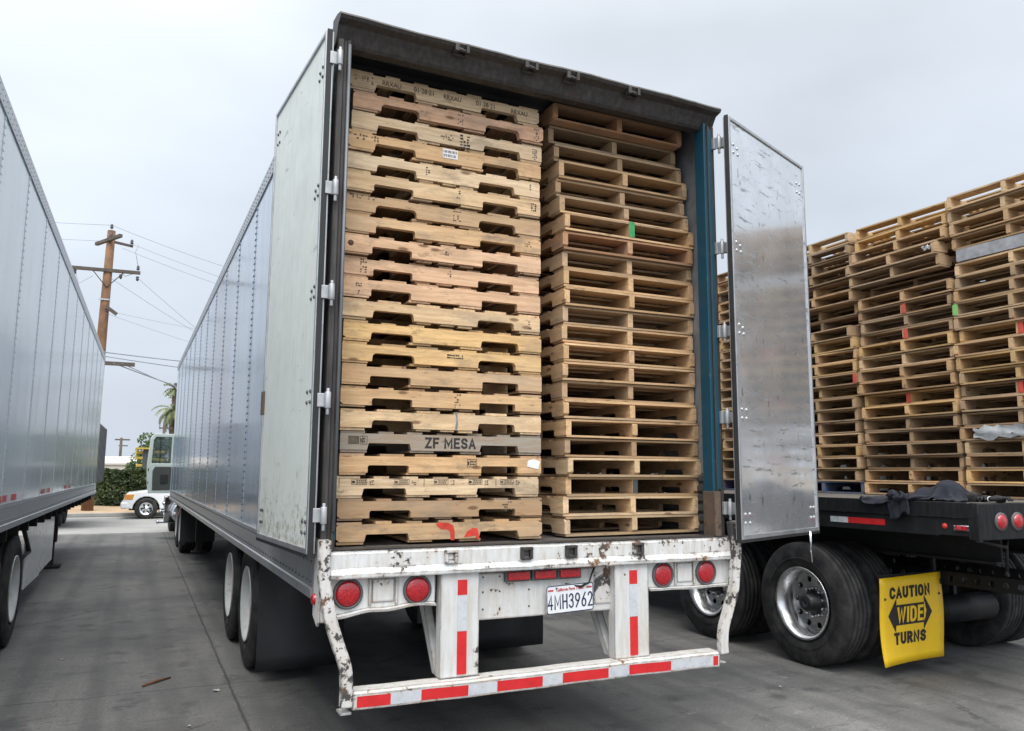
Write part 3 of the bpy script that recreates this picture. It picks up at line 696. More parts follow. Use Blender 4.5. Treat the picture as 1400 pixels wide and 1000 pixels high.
# lamp boxes with a crumpled lower lip
for x0, x1, lamps, kk in ((-1.262, -.685, (-1.150, -.785), 0), (.66, 1.262, (.768, 1.092), 1)):
    b = MB(); n = 24; vs = []; fs = []
    for i in range(n + 1):
        x = x0 + (x1 - x0) * i / n; d = (.008 * math.sin(x * 9 + 2) + .004 * math.sin(x * 23 + 1)) * (1 if kk == 0 else .3) + (-.025 * max(0, 1 - i / 9) if kk == 0 else 0)
        zb = .905 + d
        vs += [(x, .004, 1.068), (x, .004, zb + .012), (x, -.022 + d * .5, zb + .006), (x, -.022 + d * .5, zb - .004), (x, .02, zb - .006), (x, .16, .93), (x, .16, 1.068)]
    m_ = 7
    for i in range(n):
        for j in range(m_): fs.append((i * m_ + j, i * m_ + (j + 1) % m_, (i + 1) * m_ + (j + 1) % m_, (i + 1) * m_ + j))
    fs += [tuple(range(m_)), tuple(range(n * m_, n * m_ + m_))]
    b.add(vs, fs); lb = b.build('lamp_box', 'white', TR)
    mid = (lamps[0] + lamps[1]) / 2 + .0
    b = MB(); b.box(mid - .078, mid - .062, -.006, .002, .925, 1.062); b.box(mid + .062, mid + .078, -.006, .002, .925, 1.062); b.box(mid - .058, mid + .058, -.002, .002, .94, 1.055); b.build('lamp_box_rib', 'white', lb, .002)
    for lx in lamps:
        b = MB(); b.lathe([(.006, .078), (-.008, .076), (-.012, .070), (-.008, .064), (.0, .062)], (lx, 0, .99), 1, 28); b.build('lamp_ring', 'lensrim', lb)
        b = MB(); b.lathe([(.0, .064), (-.008, .062), (-.014, .052), (-.017, .030), (-.018, .001)], (lx, 0, .99), 1, 28); b.build('tail_light', 'lens', lb)
# centre plate
b = MB(); b.box(-.455, .43, .03, .036, .805, 1.066); b.box(-.455, .43, .03, .12, 1.05, 1.063); cp = b.build('licence_panel', 'white', TR)
for x in (-.40, -.30, -.12):
    for z in (.86, .95, 1.03): b = MB(); b.rivet((x, .03, z), (0, -1, 0), .006, .004); b.build('bolt', 'darkrivet', cp)
b = MB(); b.prism([(.30, .025), (.44, .025), (.44, .028), (.30, .028)], 2, .845, 1.06); b.build('rusty_patch', 'bar', cp)
for x in (-.20, -.035, .125):
    b = MB(); b.box(x - .078, x + .078, .002, .028, 1.0, 1.062); h = b.build('marker_housing', 'lensrim', TR, .004)
    b = MB(); b.box(x - .066, x + .066, -.012, .002, 1.008, 1.054); b.build('marker_light', 'lens', h, .008)
# licence plate
b = MB()
def rrect(x0, x1, z0, z1, r, n=4):
    pts = []
    for cx, cz, a0 in ((x1 - r, z1 - r, 0), (x0 + r, z1 - r, 90), (x0 + r, z0 + r, 180), (x1 - r, z0 + r, 270)):
        for k in range(n + 1): pts.append((cx + r * math.cos(R(a0 + 90 * k / n)), cz + r * math.sin(R(a0 + 90 * k / n))))
    return pts
b.prism(rrect(-.152, .152, -.078, .078, .014), 1, 0, .004)
pl = b.build('licence_plate', 'plate', TR); pl.location = (.125, -.004, .893); pl.rotation_euler = (R(2), R(-2.2), R(0))
b = MB(); o1 = rrect(-.152, .152, -.078, .078, .014); i1 = rrect(-.147, .147, -.073, .073, .011); n = len(o1)
b.add([(x, -.0005, z) for x, z in o1] + [(x, -.0012, z) for x, z in i1], [(i, (i + 1) % n, n + (i + 1) % n, n + i) for i in range(n)]); b.build('plate_border', 'navy', pl)
stroke('plate_number', '4MH3962', 'navy', pl, (0, -.0012, -.014), .082, .0085, sx=.56, gap=.10)
text('plate_heading', 'California Perm Trailer', 'redink', pl, (0, -.0012, .052), .024, bold=.0003, sx=.8)
b = MB(); b.box(-.142, -.108, -.0015, -.0005, .047, .056); b.box(.108, .142, -.0015, -.0005, .047, .056); b.build('plate_tab', 'redink', pl)
for x in (-.088, .088): b = MB(); b.lathe([(-.0005, .006), (-.004, .005), (-.005, .001)], (x, 0, .062), 1, 10); b.build('plate_screw', 'darkrivet', pl)
b = MB(); b.tube([(.10, .01, .97), (.19, -.01, .955), (.24, -.02, .975), (.27, .0, 1.02), (.30, .02, 1.05)], .006, 6); b.build('torn_wire', 'black', cp)
# bumper posts, bar, braces
for x0, x1, kk in ((-.662, -.443, 0), (.41, .648, 1)):
    b = MB(); b.prism([(x0, -.02), (x1, -.02), (x1, .0), (x1 - .012, .0), (x1 - .012, -.004), (x0 + .012, -.004), (x0 + .012, .05), (x0, .05)][::-1], 2, .535, 1.07)
    b.box(x1 - .012, x1, -.0, .05, .535, 1.07); p = b.build('bumper_post', 'white', TR, .003)
    cx = (x0 + x1) / 2 + .012
    for mt_, za, zb in (('red', .548, .765), ('silver', .767, .95), ('red', .952, 1.03)): tape(p, mt_, cx - .027, cx + .027, -.0225, -.0205, za, zb)
    xb = x0 - .0 if kk == 0 else x0
    b = MB(); b.prism([(.055, .54), (.10, .54), (.46, 1.04), (.36, 1.04)], 0, x0 + .002, x0 + .05); b.build('bumper_brace', 'white', TR)
b = MB(); n = 30
def bsec(x):
    d = .0016 * math.sin(x * 4) + .001 * math.sin(x * 15)
    return [(-.065 + d, .443 + d), (-.068 + d, .515 + d), (-.055 + d, .530 + d), (.03, .533 + d), (.035, .45), (.0, .441)]
for i in range(n):
    xa, xb = [-1.125 + 2.25 * q / n for q in (i, i + 1)]; A, B = bsec(xa), bsec(xb); m_ = 6
    fs = [(j, (j + 1) % m_, m_ + (j + 1) % m_, m_ + j) for j in range(m_)]
    if i == 0: fs.append(tuple(range(m_)))
    if i == n - 1: fs.append(tuple(range(m_, 2 * m_)))
    b.add([(xa, *q) for q in A] + [(xb, *q) for q in B], fs)
me = b.mesh('bumper'); bm = bmesh.new(); bm.from_mesh(me); bmesh.ops.remove_doubles(bm, verts=bm.verts, dist=1e-5); bmesh.ops.recalc_face_normals(bm, faces=bm.faces); bm.to_mesh(me); bm.free()
bp = link('bumper', me, 'bumper', TR)
xs = [-1.105, -.935, -.775, -.52, -.355, -.085, .04, .335, .475, .765, .98, 1.075, 1.112]
cols = ['red', 'silver', 'red', 'silver', 'red', 'silver', 'red', 'silver', 'red', 'silver', 'silver', 'red']
for i, cname in enumerate(cols):
    q = MB()
    k = 6
    for j in range(k):
        a = xs[i] + (xs[i + 1] - xs[i]) * j / k; c2 = xs[i] + (xs[i + 1] - xs[i]) * (j + 1) / k
        vs = []
        for x in (a, c2):
            s_ = bsec(x)
            for t_, off in ((.14, -.0015), (.88, -.0015)):
                vs.append((x, s_[0][0] + (s_[1][0] - s_[0][0]) * t_ + off, s_[0][1] + (s_[1][1] - s_[0][1]) * t_))
        q.add(vs, [(0, 2, 3, 1)])
    me = q.mesh('reflector_tape'); bm = bmesh.new(); bm.from_mesh(me); bmesh.ops.remove_doubles(bm, verts=bm.verts, dist=1e-5); bm.to_mesh(me); bm.free(); link('reflector_tape', me, cname, bp)
for s in (-1, 1):
    b = MB(); xq = s * 1.128; b.prism([(min(xq, xq + s * .055), -.06), (max(xq, xq + s * .055), -.06), (max(xq, xq + s * .055), .03), (min(xq, xq + s * .055), .03)], 2, .425 if s < 0 else .452, .438 if s < 0 else .462); b.box(min(xq, xq + s * .01), max(xq, xq + s * .01), -.03, .03, .44, .52); b.build('bumper_end_plate', 'bumper', bp, .003)
# doors
def door(hx, hy, hz0, hz1, ang, width, mat, side):
    """local: x along the door from the hinge, y out of the inner face (towards -y), z up"""
    d = bpy.data.objects.new('door', MBdoor(width, hz1 - hz0, mat)); C.objects.link(d); d.parent = TR
    d.location = (hx, hy, 0); d.rotation_euler = (0, 0, ang)
    return d
def MBdoor(wd, h, mat):
    b = MB(); b.box(.012, wd - .012, -.004 if mat == 'aludoor' else -.03, .03 if mat == 'aludoor' else .004, 1.215, 1.215 + h - .03); me = b.mesh('door'); me.materials.append(MAT[mat]); return me
def dress_door(d, wd, z0, z1, flip, framemat, boltrows, boltmat):
    y0 = -.010
    # flip -1: inner face is at local -y ; +1: inner face at local +y
    b = MB(); s = flip
    def bx(x0, x1, ya, yb, za, zb): b.box(x0, x1, min(ya * s, yb * s), max(ya * s, yb * s), za, zb)
    fi = .014
    bx(0, .022, -.03, fi, z0, z1); bx(wd - .022, wd, -.03, fi, z0, z1); bx(.022, wd - .022, -.03, fi, z0, z0 + .028); bx(.022, wd - .022, -.03, fi, z1 - .022, z1)
    b.build('door_frame', framemat, d, .003)
    b = MB(); bx(-.007, .0, -.02, .008, z0 - .006, z1 + .006); bx(wd, wd + .008, -.02, .01, z0 - .006, z1 + .006); bx(-.012, wd + .008, -.03, .012, z0 - .018, z0 - .001); b.build('door_seal', 'seal', d)
    b = MB(); bolts = []
    for z in boltrows:
        for dx, dz in ((.07, .0), (.07, .055), (.13, .0), (.13, .055) if z < 2.5 else (.12, .04)):
            bolts.append((dx, z + dz))
    for z in (boltrows[0] + .0, boltrows[-1]):
        for dx, dz in ((wd - .07, 0), (wd - .07, .07), (wd - .12, 0), (wd - .12, .07)): bolts.append((dx, z + dz))
    b.rivet((0, 0, 0), (0, s, 0), .012, .009); bm_ = b.mesh('bolt')
    for bx_, bz_ in bolts: o_ = link('bolt', bm_, boltmat, d); o_.location = (bx_, .0045 * s, bz_)
    b = MB()
    for x in (.35, .75):   # lock rods on the outer face
        b.tube([(x, -.075 * s, z0 - .02), (x, -.075 * s, z1 + .015)], .016, 8)
        for z in (z0 + .3, z0 + 1.3, z1 - .3): bx(x - .04, x + .04, -.10, -.03, z, z + .07)
    b.build('lock_rod', 'hinge', d)
    b = MB(); x = wd - .25; bx(x, x + .03, -.10, -.03, z1 - .005, z1 + .03); b.build('door_cam', 'steel', d)
HZ = (3.80, 3.075, 2.515, 1.955, 1.38)
# left door, folded back along the side (inner face to -x)
dl = door(-1.352, -.005, 1.19, 3.955, math.atan2(1.185, -.075), 1.188, 'doorpaint', -1)
dress_door(dl, 1.188, 1.19, 3.955, +1, 'alurail', (1.29, 1.95, 2.50, 3.05, 3.72), 'darkrivet')
b = MB(); b.box(1.16, 1.215, -.03, .018, 1.95, 2.10); b.build('rusty_hold_back', 'rustfoot', dl, .004)
# right door, swung about 200 degrees (inner face to the camera)
dr = door(1.262, -.130, 1.19, 3.955, math.atan2(.450, 1.118), 1.205, 'aludoor', 1)
dress_door(dr, 1.205, 1.19, 3.955, -1, 'alurail', (1.29, 1.95, 2.50, 3.05, 3.72), 'hinge')
b = MB(); b.tube([(1.03, -.01, 1.2), (1.035, -.012, 1.12), (1.03, -.014, 1.06)], .006, 6); b.tube([(1.05, -.01, 1.2), (1.048, -.012, 1.13), (1.03, -.014, 1.06), (1.032, -.02, .98)], .005, 6); b.build('hold_back_chain', 'chrome', dr)
for s, dd in ((-1, dl), (1, dr)):
    for z in HZ:
        b = MB(); xh = -1.292 if s < 0 else 1.262; yh = -.030 if s < 0 else -.045
        b.tube([(xh, yh, z - .042), (xh, yh, z + .042)], .016, 12); b.tube([(xh, yh, z - .075), (xh, yh, z + .06)], .009, 8)
        if s < 0: b.box(xh - .05, xh - .012, yh + .012, yh + .024, z - .035, z + .035); b.box(xh + .003, xh + .016, yh + .002, yh + .030, z - .042, z + .042)
        else: b.box(xh + .012, xh + .05, yh - .03, yh + .008, z - .034, z + .034); b.box(xh - .03, xh - .005, yh + .018, yh + .042, z - .04, z + .04)
        b.build('hinge', 'hinge', TR, .003)
# chassis below
b = MB()
for x in (-.5, .5): b.box(x - .06, x + .06, .3, 6.2, .78, .98)
for k in range(24): b.box(-W + .03, W - .03, .45 + k * .66, .50 + k * .66, .985, 1.12)
b.box(-.75, .75, 2.1, 2.2, .72, .98); b.box(-.6, .6, 3.2, 4.1, .62, .78)
b.tube([(-.3, .9, .83), (-.3, 2.2, .83)], .13, 12)
b.build('slider_frame', 'underblack', TR)
for y in (3.04, 4.28): axle_set(TR, y, -1.10, 1.10, 'rimwhite')
for x0, x1 in ((-1.225, -.56), (.56, 1.225)):
    b = MB(); n = 8; vs = []
    for i in range(n + 1):
        z = .95 - i * .107; yy = 2.44 + .02 * math.sin(i * .7)
        vs += [(x0, yy, z), (x1, yy + .01, z)]
    b.add(vs, [(2 * i, 2 * i + 1, 2 * i + 3, 2 * i + 2) for i in range(n)], smooth=True)
    o = b.build('mud_flap', 'rubber', TR); sm_ = o.modifiers.new('thickness', 'SOLIDIFY'); sm_.thickness = .008
    b = MB(); b.tube([(x0 - .01, 2.43, .96), (x1, 2.43, .96)], .014, 8); b.build('flap_hanger', 'alurail', o)
b = MB(); b.box(-.35, .22, 1.25, 1.262, .58, .80); b.build('centre_flap', 'rubber', TR)
# landing gear
for x in (-.95, .95):
    b = MB(); b.box(x - .07, x + .07, 12.55 - .9, 12.69 - .9, .32, 1.0); b.box(x - .05, x + .05, 12.57 - .9, 12.67 - .9, .16, .34); b.box(x - .13, x + .13, 11.6, 11.84, .14, .165)
    b.tube([(x, 11.7, .75), (x * .2, 11.7, .95)], .03, 8); b.build('landing_leg', 'underblack', TR, .004)

# ------------------------------------------------------------------ pallets
def stringer_mesh(var):
    random.seed(100 + var); L2, H, T = 1.219, .089, .038
    def notch(x1, x2, d, r, sk):
        p = [(x1 - sk, 0)]; 
        p += [(x1, d - r)] + [(x1 + r - r * math.cos(R(a)), d - r + r * math.sin(R(a))) for a in (30, 60, 90)]
        p += [(x2 - r + r * math.cos(R(a)), d - r + r * math.sin(R(a))) for a in (90, 60, 30, 0)] + [(x2 + sk, 0)]
        return p
    d, rr, sk = [(.040, .012, .0), (.046, .024, .002), (.037, .006, .008), (.042, .016, .004), (.048, .030, .003)][var % 5]
    a = .165 + rnd(-.012, .012); w_ = .235 + rnd(-.01, .01)
    ch = rnd(.006, .02) if var > 4 else .0008; ch2 = rnd(.005, .03) if var % 3 == 1 else .0008
    poly = [(ch, 0), (0, ch * .8)][::-1] + notch(a, a + w_, d, rr, sk) + notch(L2 - a - w_, L2 - a, d, rr, sk) + [(L2 - ch2, 0), (L2, ch2 * .7), (L2, H - ch * .6), (L2 - ch * 1.4, H), (ch2 * .5, H), (0, H - ch2 * .4)]
    b = MB(); b.prism([(x - L2 / 2, z) for x, z in poly], 1, -T / 2, T / 2, tint=rnd(.4, .65))
    return b.mesh('stringer')
def deck_mesh(var, top):
    random.seed(200 + var * 2 + top); b = MB(); T = .0148
    if top:
        xs = [(-.54, .135), (-.36, .09), (-.18, .09), (0, .09), (.18, .09), (.36, .09), (.54, .135)] if var % 3 else [(-.54, .135), (-.325, .135), (-.11, .135), (.11, .135), (.325, .135), (.54, .135)]
    else:
        xs = [(-.54, .135), (-.135, .09), (0, .09), (.135, .09), (.54, .135)] if var % 2 else [(-.535, .145), (-.15, .135), (.15, .135), (.535, .145)]
    if var >= 6 and top: xs.pop(random.randrange(1, len(xs) - 1))
    for x, w_ in xs:
        e = abs(x) > .5
        x += 0 if e else rnd(-.012, .012); w2 = w_ * (1 if e else rnd(.92, 1.08))
        ya, yb = -.508 + (rnd(.002, .008) if e else rnd(.002, .020)), .508 - rnd(.001, .012)
        th = T - rnd(0, .003)
        hw = w2 / 2; z0 = 0 if top else T - th
        rz = Matrix.Rotation(rnd(-.012, .012) if not e else rnd(-.003, .003), 3, 'Z')
        x = max(min(x, .6095 - hw), -.6095 + hw)
        b.box(x - hw, x + hw, ya, yb, z0, z0 + th, tint=rnd(.1, .95), rot=rz @ Matrix.Rotation(rnd(-.004, .004), 3, 'X'))
    return b.mesh('top_deck' if top else 'bottom_deck')
STR = [stringer_mesh(i) for i in range(10)]; TOP = [deck_mesh(i, 1) for i in range(8)]; BOT = [deck_mesh(i, 0) for i in range(8)]
random.seed(11)
for q in STR + TOP + BOT: q.materials.append(WOOD)
def proto(i):
    t = bpy.data.objects.new('wooden_pallet', None); C.objects.link(t); t.empty_display_size = .2
    for k, y in enumerate((-.489, 0, .489)):
        o = link('stringer', STR[(i + k * 3) % 10], WOOD, t); o.location = (0, y, .0150)
    o = link('top_deck', TOP[i % 6 if i < 12 else 6 + i % 2], WOOD, t); o.location = (0, 0, .1045)
    o = link('bottom_deck', BOT[(i * 2 + i // 3) % 6 if i < 12 else 6 + i % 2], WOOD, t)
    return t
PROTO = [proto(i) for i in range(16)]; fresh = set(range(16))
def pallet(i, loc, rz, col, label, group, spread=.10):
    if i in fresh: t = PROTO[i]; fresh.discard(i)
    else:
        t = PROTO[i].copy(); C.objects.link(t)
        for ch in list(PROTO[i].children):
            if ch.name.split('.')[0] in ('stringer', 'top_deck', 'bottom_deck'): c_ = ch.copy(); C.objects.link(c_); c_.parent = t
    t.location = loc; t.rotation_euler = (rnd(-.0015, .0015), rnd(-.0015, .0015), rz)
    tag(t, label, 'pallet', group)
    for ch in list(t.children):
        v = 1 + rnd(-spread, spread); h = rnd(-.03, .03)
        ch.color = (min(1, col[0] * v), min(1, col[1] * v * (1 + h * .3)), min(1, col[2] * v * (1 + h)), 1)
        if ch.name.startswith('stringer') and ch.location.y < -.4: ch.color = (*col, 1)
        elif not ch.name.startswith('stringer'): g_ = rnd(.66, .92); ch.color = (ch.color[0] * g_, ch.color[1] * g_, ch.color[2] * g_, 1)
    return t
P_ = {'pale': (.68, .49, .30), 'cream': (.70, .54, .365), 'tan': (.61, .405, .23), 'pink': (.67, .44, .29), 'salmon': (.69, .425, .285), 'gold': (.68, .45, .215), 'olive': (.51, .355, .22),
      'grey': (.34, .31, .27), 'brown': (.40, .27, .165), 'red': (.51, .285, .17), 'orange': (.62, .40, .22), 'drab': (.37, .275, .18), 'blue': (.010, .10, .26)}
def scl(c, k): return (c[0] * k * 1.07, c[1] * k * 1.07, c[2] * k * 1.04)
PZ = .1222
# left stack in the trailer: long side outwards
left = [('cream', 'cream stamped', -.008), ('salmon', 'salmon pink', .018), ('cream', 'cream black-stamped', .006), ('tan', 'tan', -.006), ('cream', 'cream', .0), ('pale', 'pale', -.004), ('olive', 'olive tan', -.004), ('tan', 'tan', -.004), ('pink', 'pink knotty', -.006),
        ('pink', 'pinkish', -.003), ('pink', 'pinkish tan', -.006), ('pale', 'pale tan', -.010), ('gold', 'golden', .006), ('gold', 'golden', .004), ('tan', 'tan', .0), ('tan', 'yellowish tan', -.001), ('pale', 'pale smeared', .004), ('grey', 'grey stencilled', .010), ('orange', 'orange tan', .006), ('cream', 'cream many-stamped', -.012), ('brown', 'brownish', .0), ('tan', 'red-sprayed tan', .0)]
LX, LY = -1.172 + .6095, .215 + .508
leftp = []
for k, (cn, desc, dx) in enumerate(left):
    z = 1.211 + (21 - k) * PZ
    col = P_[cn]
    lab = {0: 'cream pallet with faint date stamps, topmost of the left stack in the trailer', 2: 'cream pallet with a bold black stamp, third from top of the left trailer stack', 3: 'tan pallet with a white paper label, fourth from top of the left trailer stack', 16: 'pale pallet with a grey smear down its stringer, in the left trailer stack', 17: 'weathered grey pallet stencilled ZF MESA in the left trailer stack', 18: 'orange tan pallet with white paper at its right end, under the stencilled pallet', 19: 'cream pallet with a row of printed stamps, third from bottom of left trailer stack', 21: 'bottom pallet of the left trailer stack with red spray paint on its stringer'}.get(k, '%s pallet, %s from the top of the left stack in the trailer' % (desc, ordinal(k)))
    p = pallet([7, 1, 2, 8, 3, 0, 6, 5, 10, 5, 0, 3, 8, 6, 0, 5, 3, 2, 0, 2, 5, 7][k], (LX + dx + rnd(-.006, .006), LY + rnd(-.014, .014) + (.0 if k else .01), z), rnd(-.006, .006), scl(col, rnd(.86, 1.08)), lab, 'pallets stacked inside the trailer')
    leftp.append(p)
def mark(p, name, s, mat, x, z, size, bold=0, sx=1, rot=0, space=1):
    o = text(name, s, mat, p, (x, -.5092, z), size, rot=(PI / 2, rot, 0), bold=bold, sx=sx, space=space); return o
def smudge(p, name, mat, x, z, rows, cols, cw, chh, fill=.6, seed=1):
    """a block of small printed dashes"""
    rr = random.Random(seed); b = MB()
    for i in range(rows):
        for j in range(cols):
            if rr.random() < fill:
                xx = x + j * cw; zz = z - i * chh
                b.box(xx, xx + cw * rr.uniform(.4, .95), -.5093, -.5082, zz, zz + chh * rr.uniform(.35, .7))
    return b.build(name, mat, p)
def frame_stamp(p, name, mat, x0, x1, z0, z1, seed):
    b = MB(); t = .0022
    for q in ((x0, x1, z0, z0 + t), (x0, x1, z1 - t, z1), (x0, x0 + t, z0 + t, z1 - t), (x1 - t, x1, z0 + t, z1 - t), (x0 + (x1 - x0) * .3, x0 + (x1 - x0) * .3 + t, z0 + t, z1 - t)): b.box(q[0], q[1], -.5093, -.5082, q[2], q[3])
    rr = random.Random(seed); b2 = b
    for i in range(2):
        x = x0 + (x1 - x0) * .36
        while x < x1 - .01:
            w_ = rr.uniform(.004, .009); b.box(x, min(x + w_, x1 - .004), -.5093, -.5082, z0 + (z1 - z0) * (.22 + i * .35), z0 + (z1 - z0) * (.22 + i * .35) + (z1 - z0) * .22); x += w_ + .003
    b.box(x0 + .004, x0 + (x1 - x0) * .22, -.5093, -.5082, z0 + (z1 - z0) * .25, z0 + (z1 - z0) * .7)
    return b.build(name, mat, p)
p = leftp[0]
for x, z in ((-.36, .068), (.02, .066), (.47, .066)): mark(p, 'stamp', 'RRXAU', 'greyink', x, z, .042, .0004, .85)
for x, z in ((-.16, .070), (.24, .070)): mark(p, 'stamp', '01·28·21', 'greyink', x, z, .044, .0004, .85)
smudge(p, 'stamp', 'greyink', -.58, .08, 4, 8, .014, .012, .5, 3)
p = leftp[2]; smudge(p, 'bold_stamp', 'ink', .055, .082, 5, 3, .022, .019, .9, 5); smudge(p, 'stamp', 'greyink', -.07, .07, 3, 6, .015, .014, .55, 6); smudge(p, 'stamp', 'greyink', .545, .085, 6, 3, .012, .013, .6, 7)
p = leftp[3]; b = MB(); b.box(-.045, .05, -.5105, -.5085, .044, .100); o = b.build('paper_label', 'paper', p); b = MB(); rr = random.Random(4); x = -.04
for i in range(2):
    x = -.04
    while x < .04: w_ = rr.uniform(.002, .006); b.box(x, x + w_, -.5115, -.5105, .052 + i * .024, .068 + i * .024); x += w_ + rr.uniform(.002, .006)
b.build('label_print', 'greyink', o)
smudge(p, 'stamp', 'greyink', -.58, .085, 2, 9, .017, .02, .5, 8)
for k, x, z, rws, cls, sd, mt in ((1, .545, .09, 6, 3, 11, 'greyink'), (1, .03, .085, 5, 3, 12, 'greyink'), (4, -.14, .085, 4, 2, 13, 'ink'), (4, .54, .085, 3, 2, 14, 'greyink'), (5, .05, .09, 4, 2, 15, 'ink'), (5, .545, .085, 4, 3, 16, 'ink'), (6, -.59, .10, 2, 12, 17, 'greyink'), (6, .03, .09, 5, 4, 18, 'greyink'), (7, .5, .08, 3, 4, 19, 'greyink'), (8, -.03, .085, 3, 3, 20, 'ink'), (9, -.51, .098, 6, 3, 21, 'ink'), (9, .01, .085, 4, 2, 22, 'greyink'), (10, -.54, .09, 6, 3, 23, 'ink'), (11, .53, .085, 5, 2, 24, 'greyink'), (13, .0, .075, 2, 8, 25, 'ink'), (15, .05, .09, 6, 3, 26, 'greyink'), (20, .35, .09, 4, 5, 27, 'greyink')):
    smudge(leftp[k], 'stamp', mt, x, z, rws, cls, .013, .014, .55, sd)
p = leftp[8]
b = MB(); b.lathe([(-.5082, .017), (-.5092, .016), (-.5094, .001)], (-.575, 0, .062), 1, 14); b.build('knot', plain('dark_wood_knot', (.11, .045, .025), .8), p)
p = leftp[16]; b = MB(); b.prism([(.055, .02), (.068, .018), (.072, .06), (.066, .118), (.056, .118), (.060, .07)], 1, -.5092, -.508); b.build('paint_smear', 'bluesmear', p)
p = leftp[17]; stroke('stencil', 'ZF', 'ink', p, (-.085, -.5090, .060), .062, .0125, sx=.85, gap=.10); stroke('stencil', 'MESA', 'ink', p, (.085, -.5090, .060), .062, .0125, sx=.85, gap=.10)
b = MB(); b.box(-.565, -.505, -.5093, -.508, .045, .09); b.build('stamp', 'greyink', p); frame_stamp(p, 'stamp', 'ink', -.50, -.46, .045, .09, 4)
p = leftp[18]; b = MB(); b.prism([(.515, .055), (.59, .04), (.602, .085), (.56, .10), (.52, .09)], 1, -.5105, -.508); b.build('paper_scrap', 'paper', p); frame_stamp(p, 'stamp', 'ink', .13, .19, .05, .095, 7)
p = leftp[19]
for i, x in enumerate((-.52, -.28, -.05, .16, .36)): frame_stamp(p, 'stamp', 'ink' if i in (0, 3) else 'greyink', x, x + .085, .072, .103, 30 + i); smudge(p, 'stamp', 'greyink', x + .10, .09, 3, 2, .013, .010, .7, 40 + i)
for x in (-.588, -.11, .33): b = MB(); b.box(x, x + .003, -.5093, -.508, .06, .11); b.build('stamp', 'greyink', p)
p = leftp[21]
b = MB(); outl = [(-.055, .10), (-.03, .108), (.02, .104), (.048, .09), (.058, .06), (.058, .008), (.035, .008), (.032, .05), (.02, .066), (-.02, .07), (-.045, .085)]
b.prism(outl, 1, -.5094, -.508); b.build('spray_mark', 'redspray', p)
b = MB(); b.prism([(.115, .022), (.135, .055), (.165, .072), (.195, .070), (.205, .04), (.21, .010), (.19, .010), (.185, .03), (.15, .025)], 1, -.5094, -.508); b.build('spray_mark', 'redspray', p)
# right stack: short side outwards
right = [('red', 'reddish', -.085, -.02), ('drab', 'drab grey', -.085, .06), ('olive', 'olive', -.045, .05), ('tan', 'tan', -.022, .02), ('olive', 'olive grey', -.030, .04), ('olive', 'olive', -.022, .01), ('tan', 'green-marked tan', -.004, -.02), ('red', 'reddish', -.006, -.01), ('olive', 'olive', .002, .02), ('tan', 'tan', .003, .01), ('tan', 'tan', .004, .0),
         ('olive', 'olive', .004, .02), ('tan', 'tan', -.006, .01), ('tan', 'tan', -.004, .0), ('tan', 'yellowish tan', -.004, .0), ('olive', 'olive', .0, .02), ('tan', 'tan', .0, .0), ('tan', 'tan', .004, -.01), ('brown', 'brown', .004, .0), ('pale', 'pale', .01, -.02), ('tan', 'tan', .004, .0), ('pale', 'pale', -.006, .0), ('pale', 'pale', .0, .0)]
RX, RY = .236 + .508, .262 + .6095
rightp = []
for k, (cn, desc, dx, dy) in enumerate(right):
    z = 1.211 + (22 - k) * .1202 if k else 1.211 + 22 * .1202 + .004
    lab = {0: 'reddish pallet topmost of the right stack in the trailer', 6: 'tan pallet with a green painted stringer end in the right trailer stack', 22: 'pale pallet at the bottom of the right stack in the trailer'}.get(k, '%s pallet, %s from the top of the right stack in the trailer' % (desc, ordinal(k)))
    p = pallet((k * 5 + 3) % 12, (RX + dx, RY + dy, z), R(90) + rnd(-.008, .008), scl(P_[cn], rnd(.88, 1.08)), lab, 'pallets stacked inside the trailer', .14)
    rightp.append(p)
p = rightp[6]; b = MB(); b.box(-.6112, -.6093, -.022, .021, .018, .121); b.build('paint_mark', 'greenmark', p)
p = rightp[20]; b = MB(); b.box(-.6107, -.6093, -.019, .018, .018, .104); b.build('dark_stain', 'darktrim', p)
# wood splinters caught in the gaps of the lower right pallets
b = MB(); rr = random.Random(9)
for k in range(16):
    x = RX - .5 + rr.choice((.22, .26, .30, .62, .70)) + rr.uniform(-.05, .05); z = 1.211 + rr.choice((2, 3, 3, 2)) * .1202 + .018; a = rr.uniform(0, PI); l = rr.uniform(.008, .03)
    b.tube([(x, RY - .6, z + .001), (x + l * math.cos(a), RY - .6 - l * .3, z + .4 * l * abs(math.sin(a)))], .0007, 4)
o = b.build('wood_splinters', 'paper'); tag(o, 'pale wood splinters caught on the lower pallets of the right trailer stack', 'splinters')

# ------------------------------------------------------------------ flatbed trailer
FB = thing('flatbed_trailer', 'black flatbed trailer carrying a wall of wooden pallets, parked right of the box trailer', 'flatbed', (0, 0, 0), 0)
FX0, FX1, FY0, FY1, FZ = 3.02, 5.62, -.43, 13.2, 1.405
b = MB(); n = 10
for k in range(n):
    x0 = FX0 + .06 + k * (FX1 - FX0 - .12) / n; b.box(x0 + .002, x0 + (FX1 - FX0 - .12) / n - .002, FY0 + .05, FY1, FZ - .04, FZ)
b.build('deck_planks', 'deckwood', FB)
for s, x in ((-1, FX0), (1, FX1)):
    b = MB(); xi = x - s * .06
    b.box(min(x, xi), max(x, xi), FY0, FY1, FZ - .105, FZ + .004); p = b.build('side_rail', 'blackworn', FB, .004)
    b = MB(); x2 = x - s * .02; b.box(min(x2, xi), max(x2, xi), FY0 + .3, FY1, FZ - .235, FZ - .107); b.build('side_skirt', 'black', FB, .004)
    if s < 0:
        b = MB(); b.box(x2 + .001, x2 + .004, FY0 + .02, FY0 + .3, FZ - .225, FZ - .107); b.build('rear_side_plate', 'black', FB)
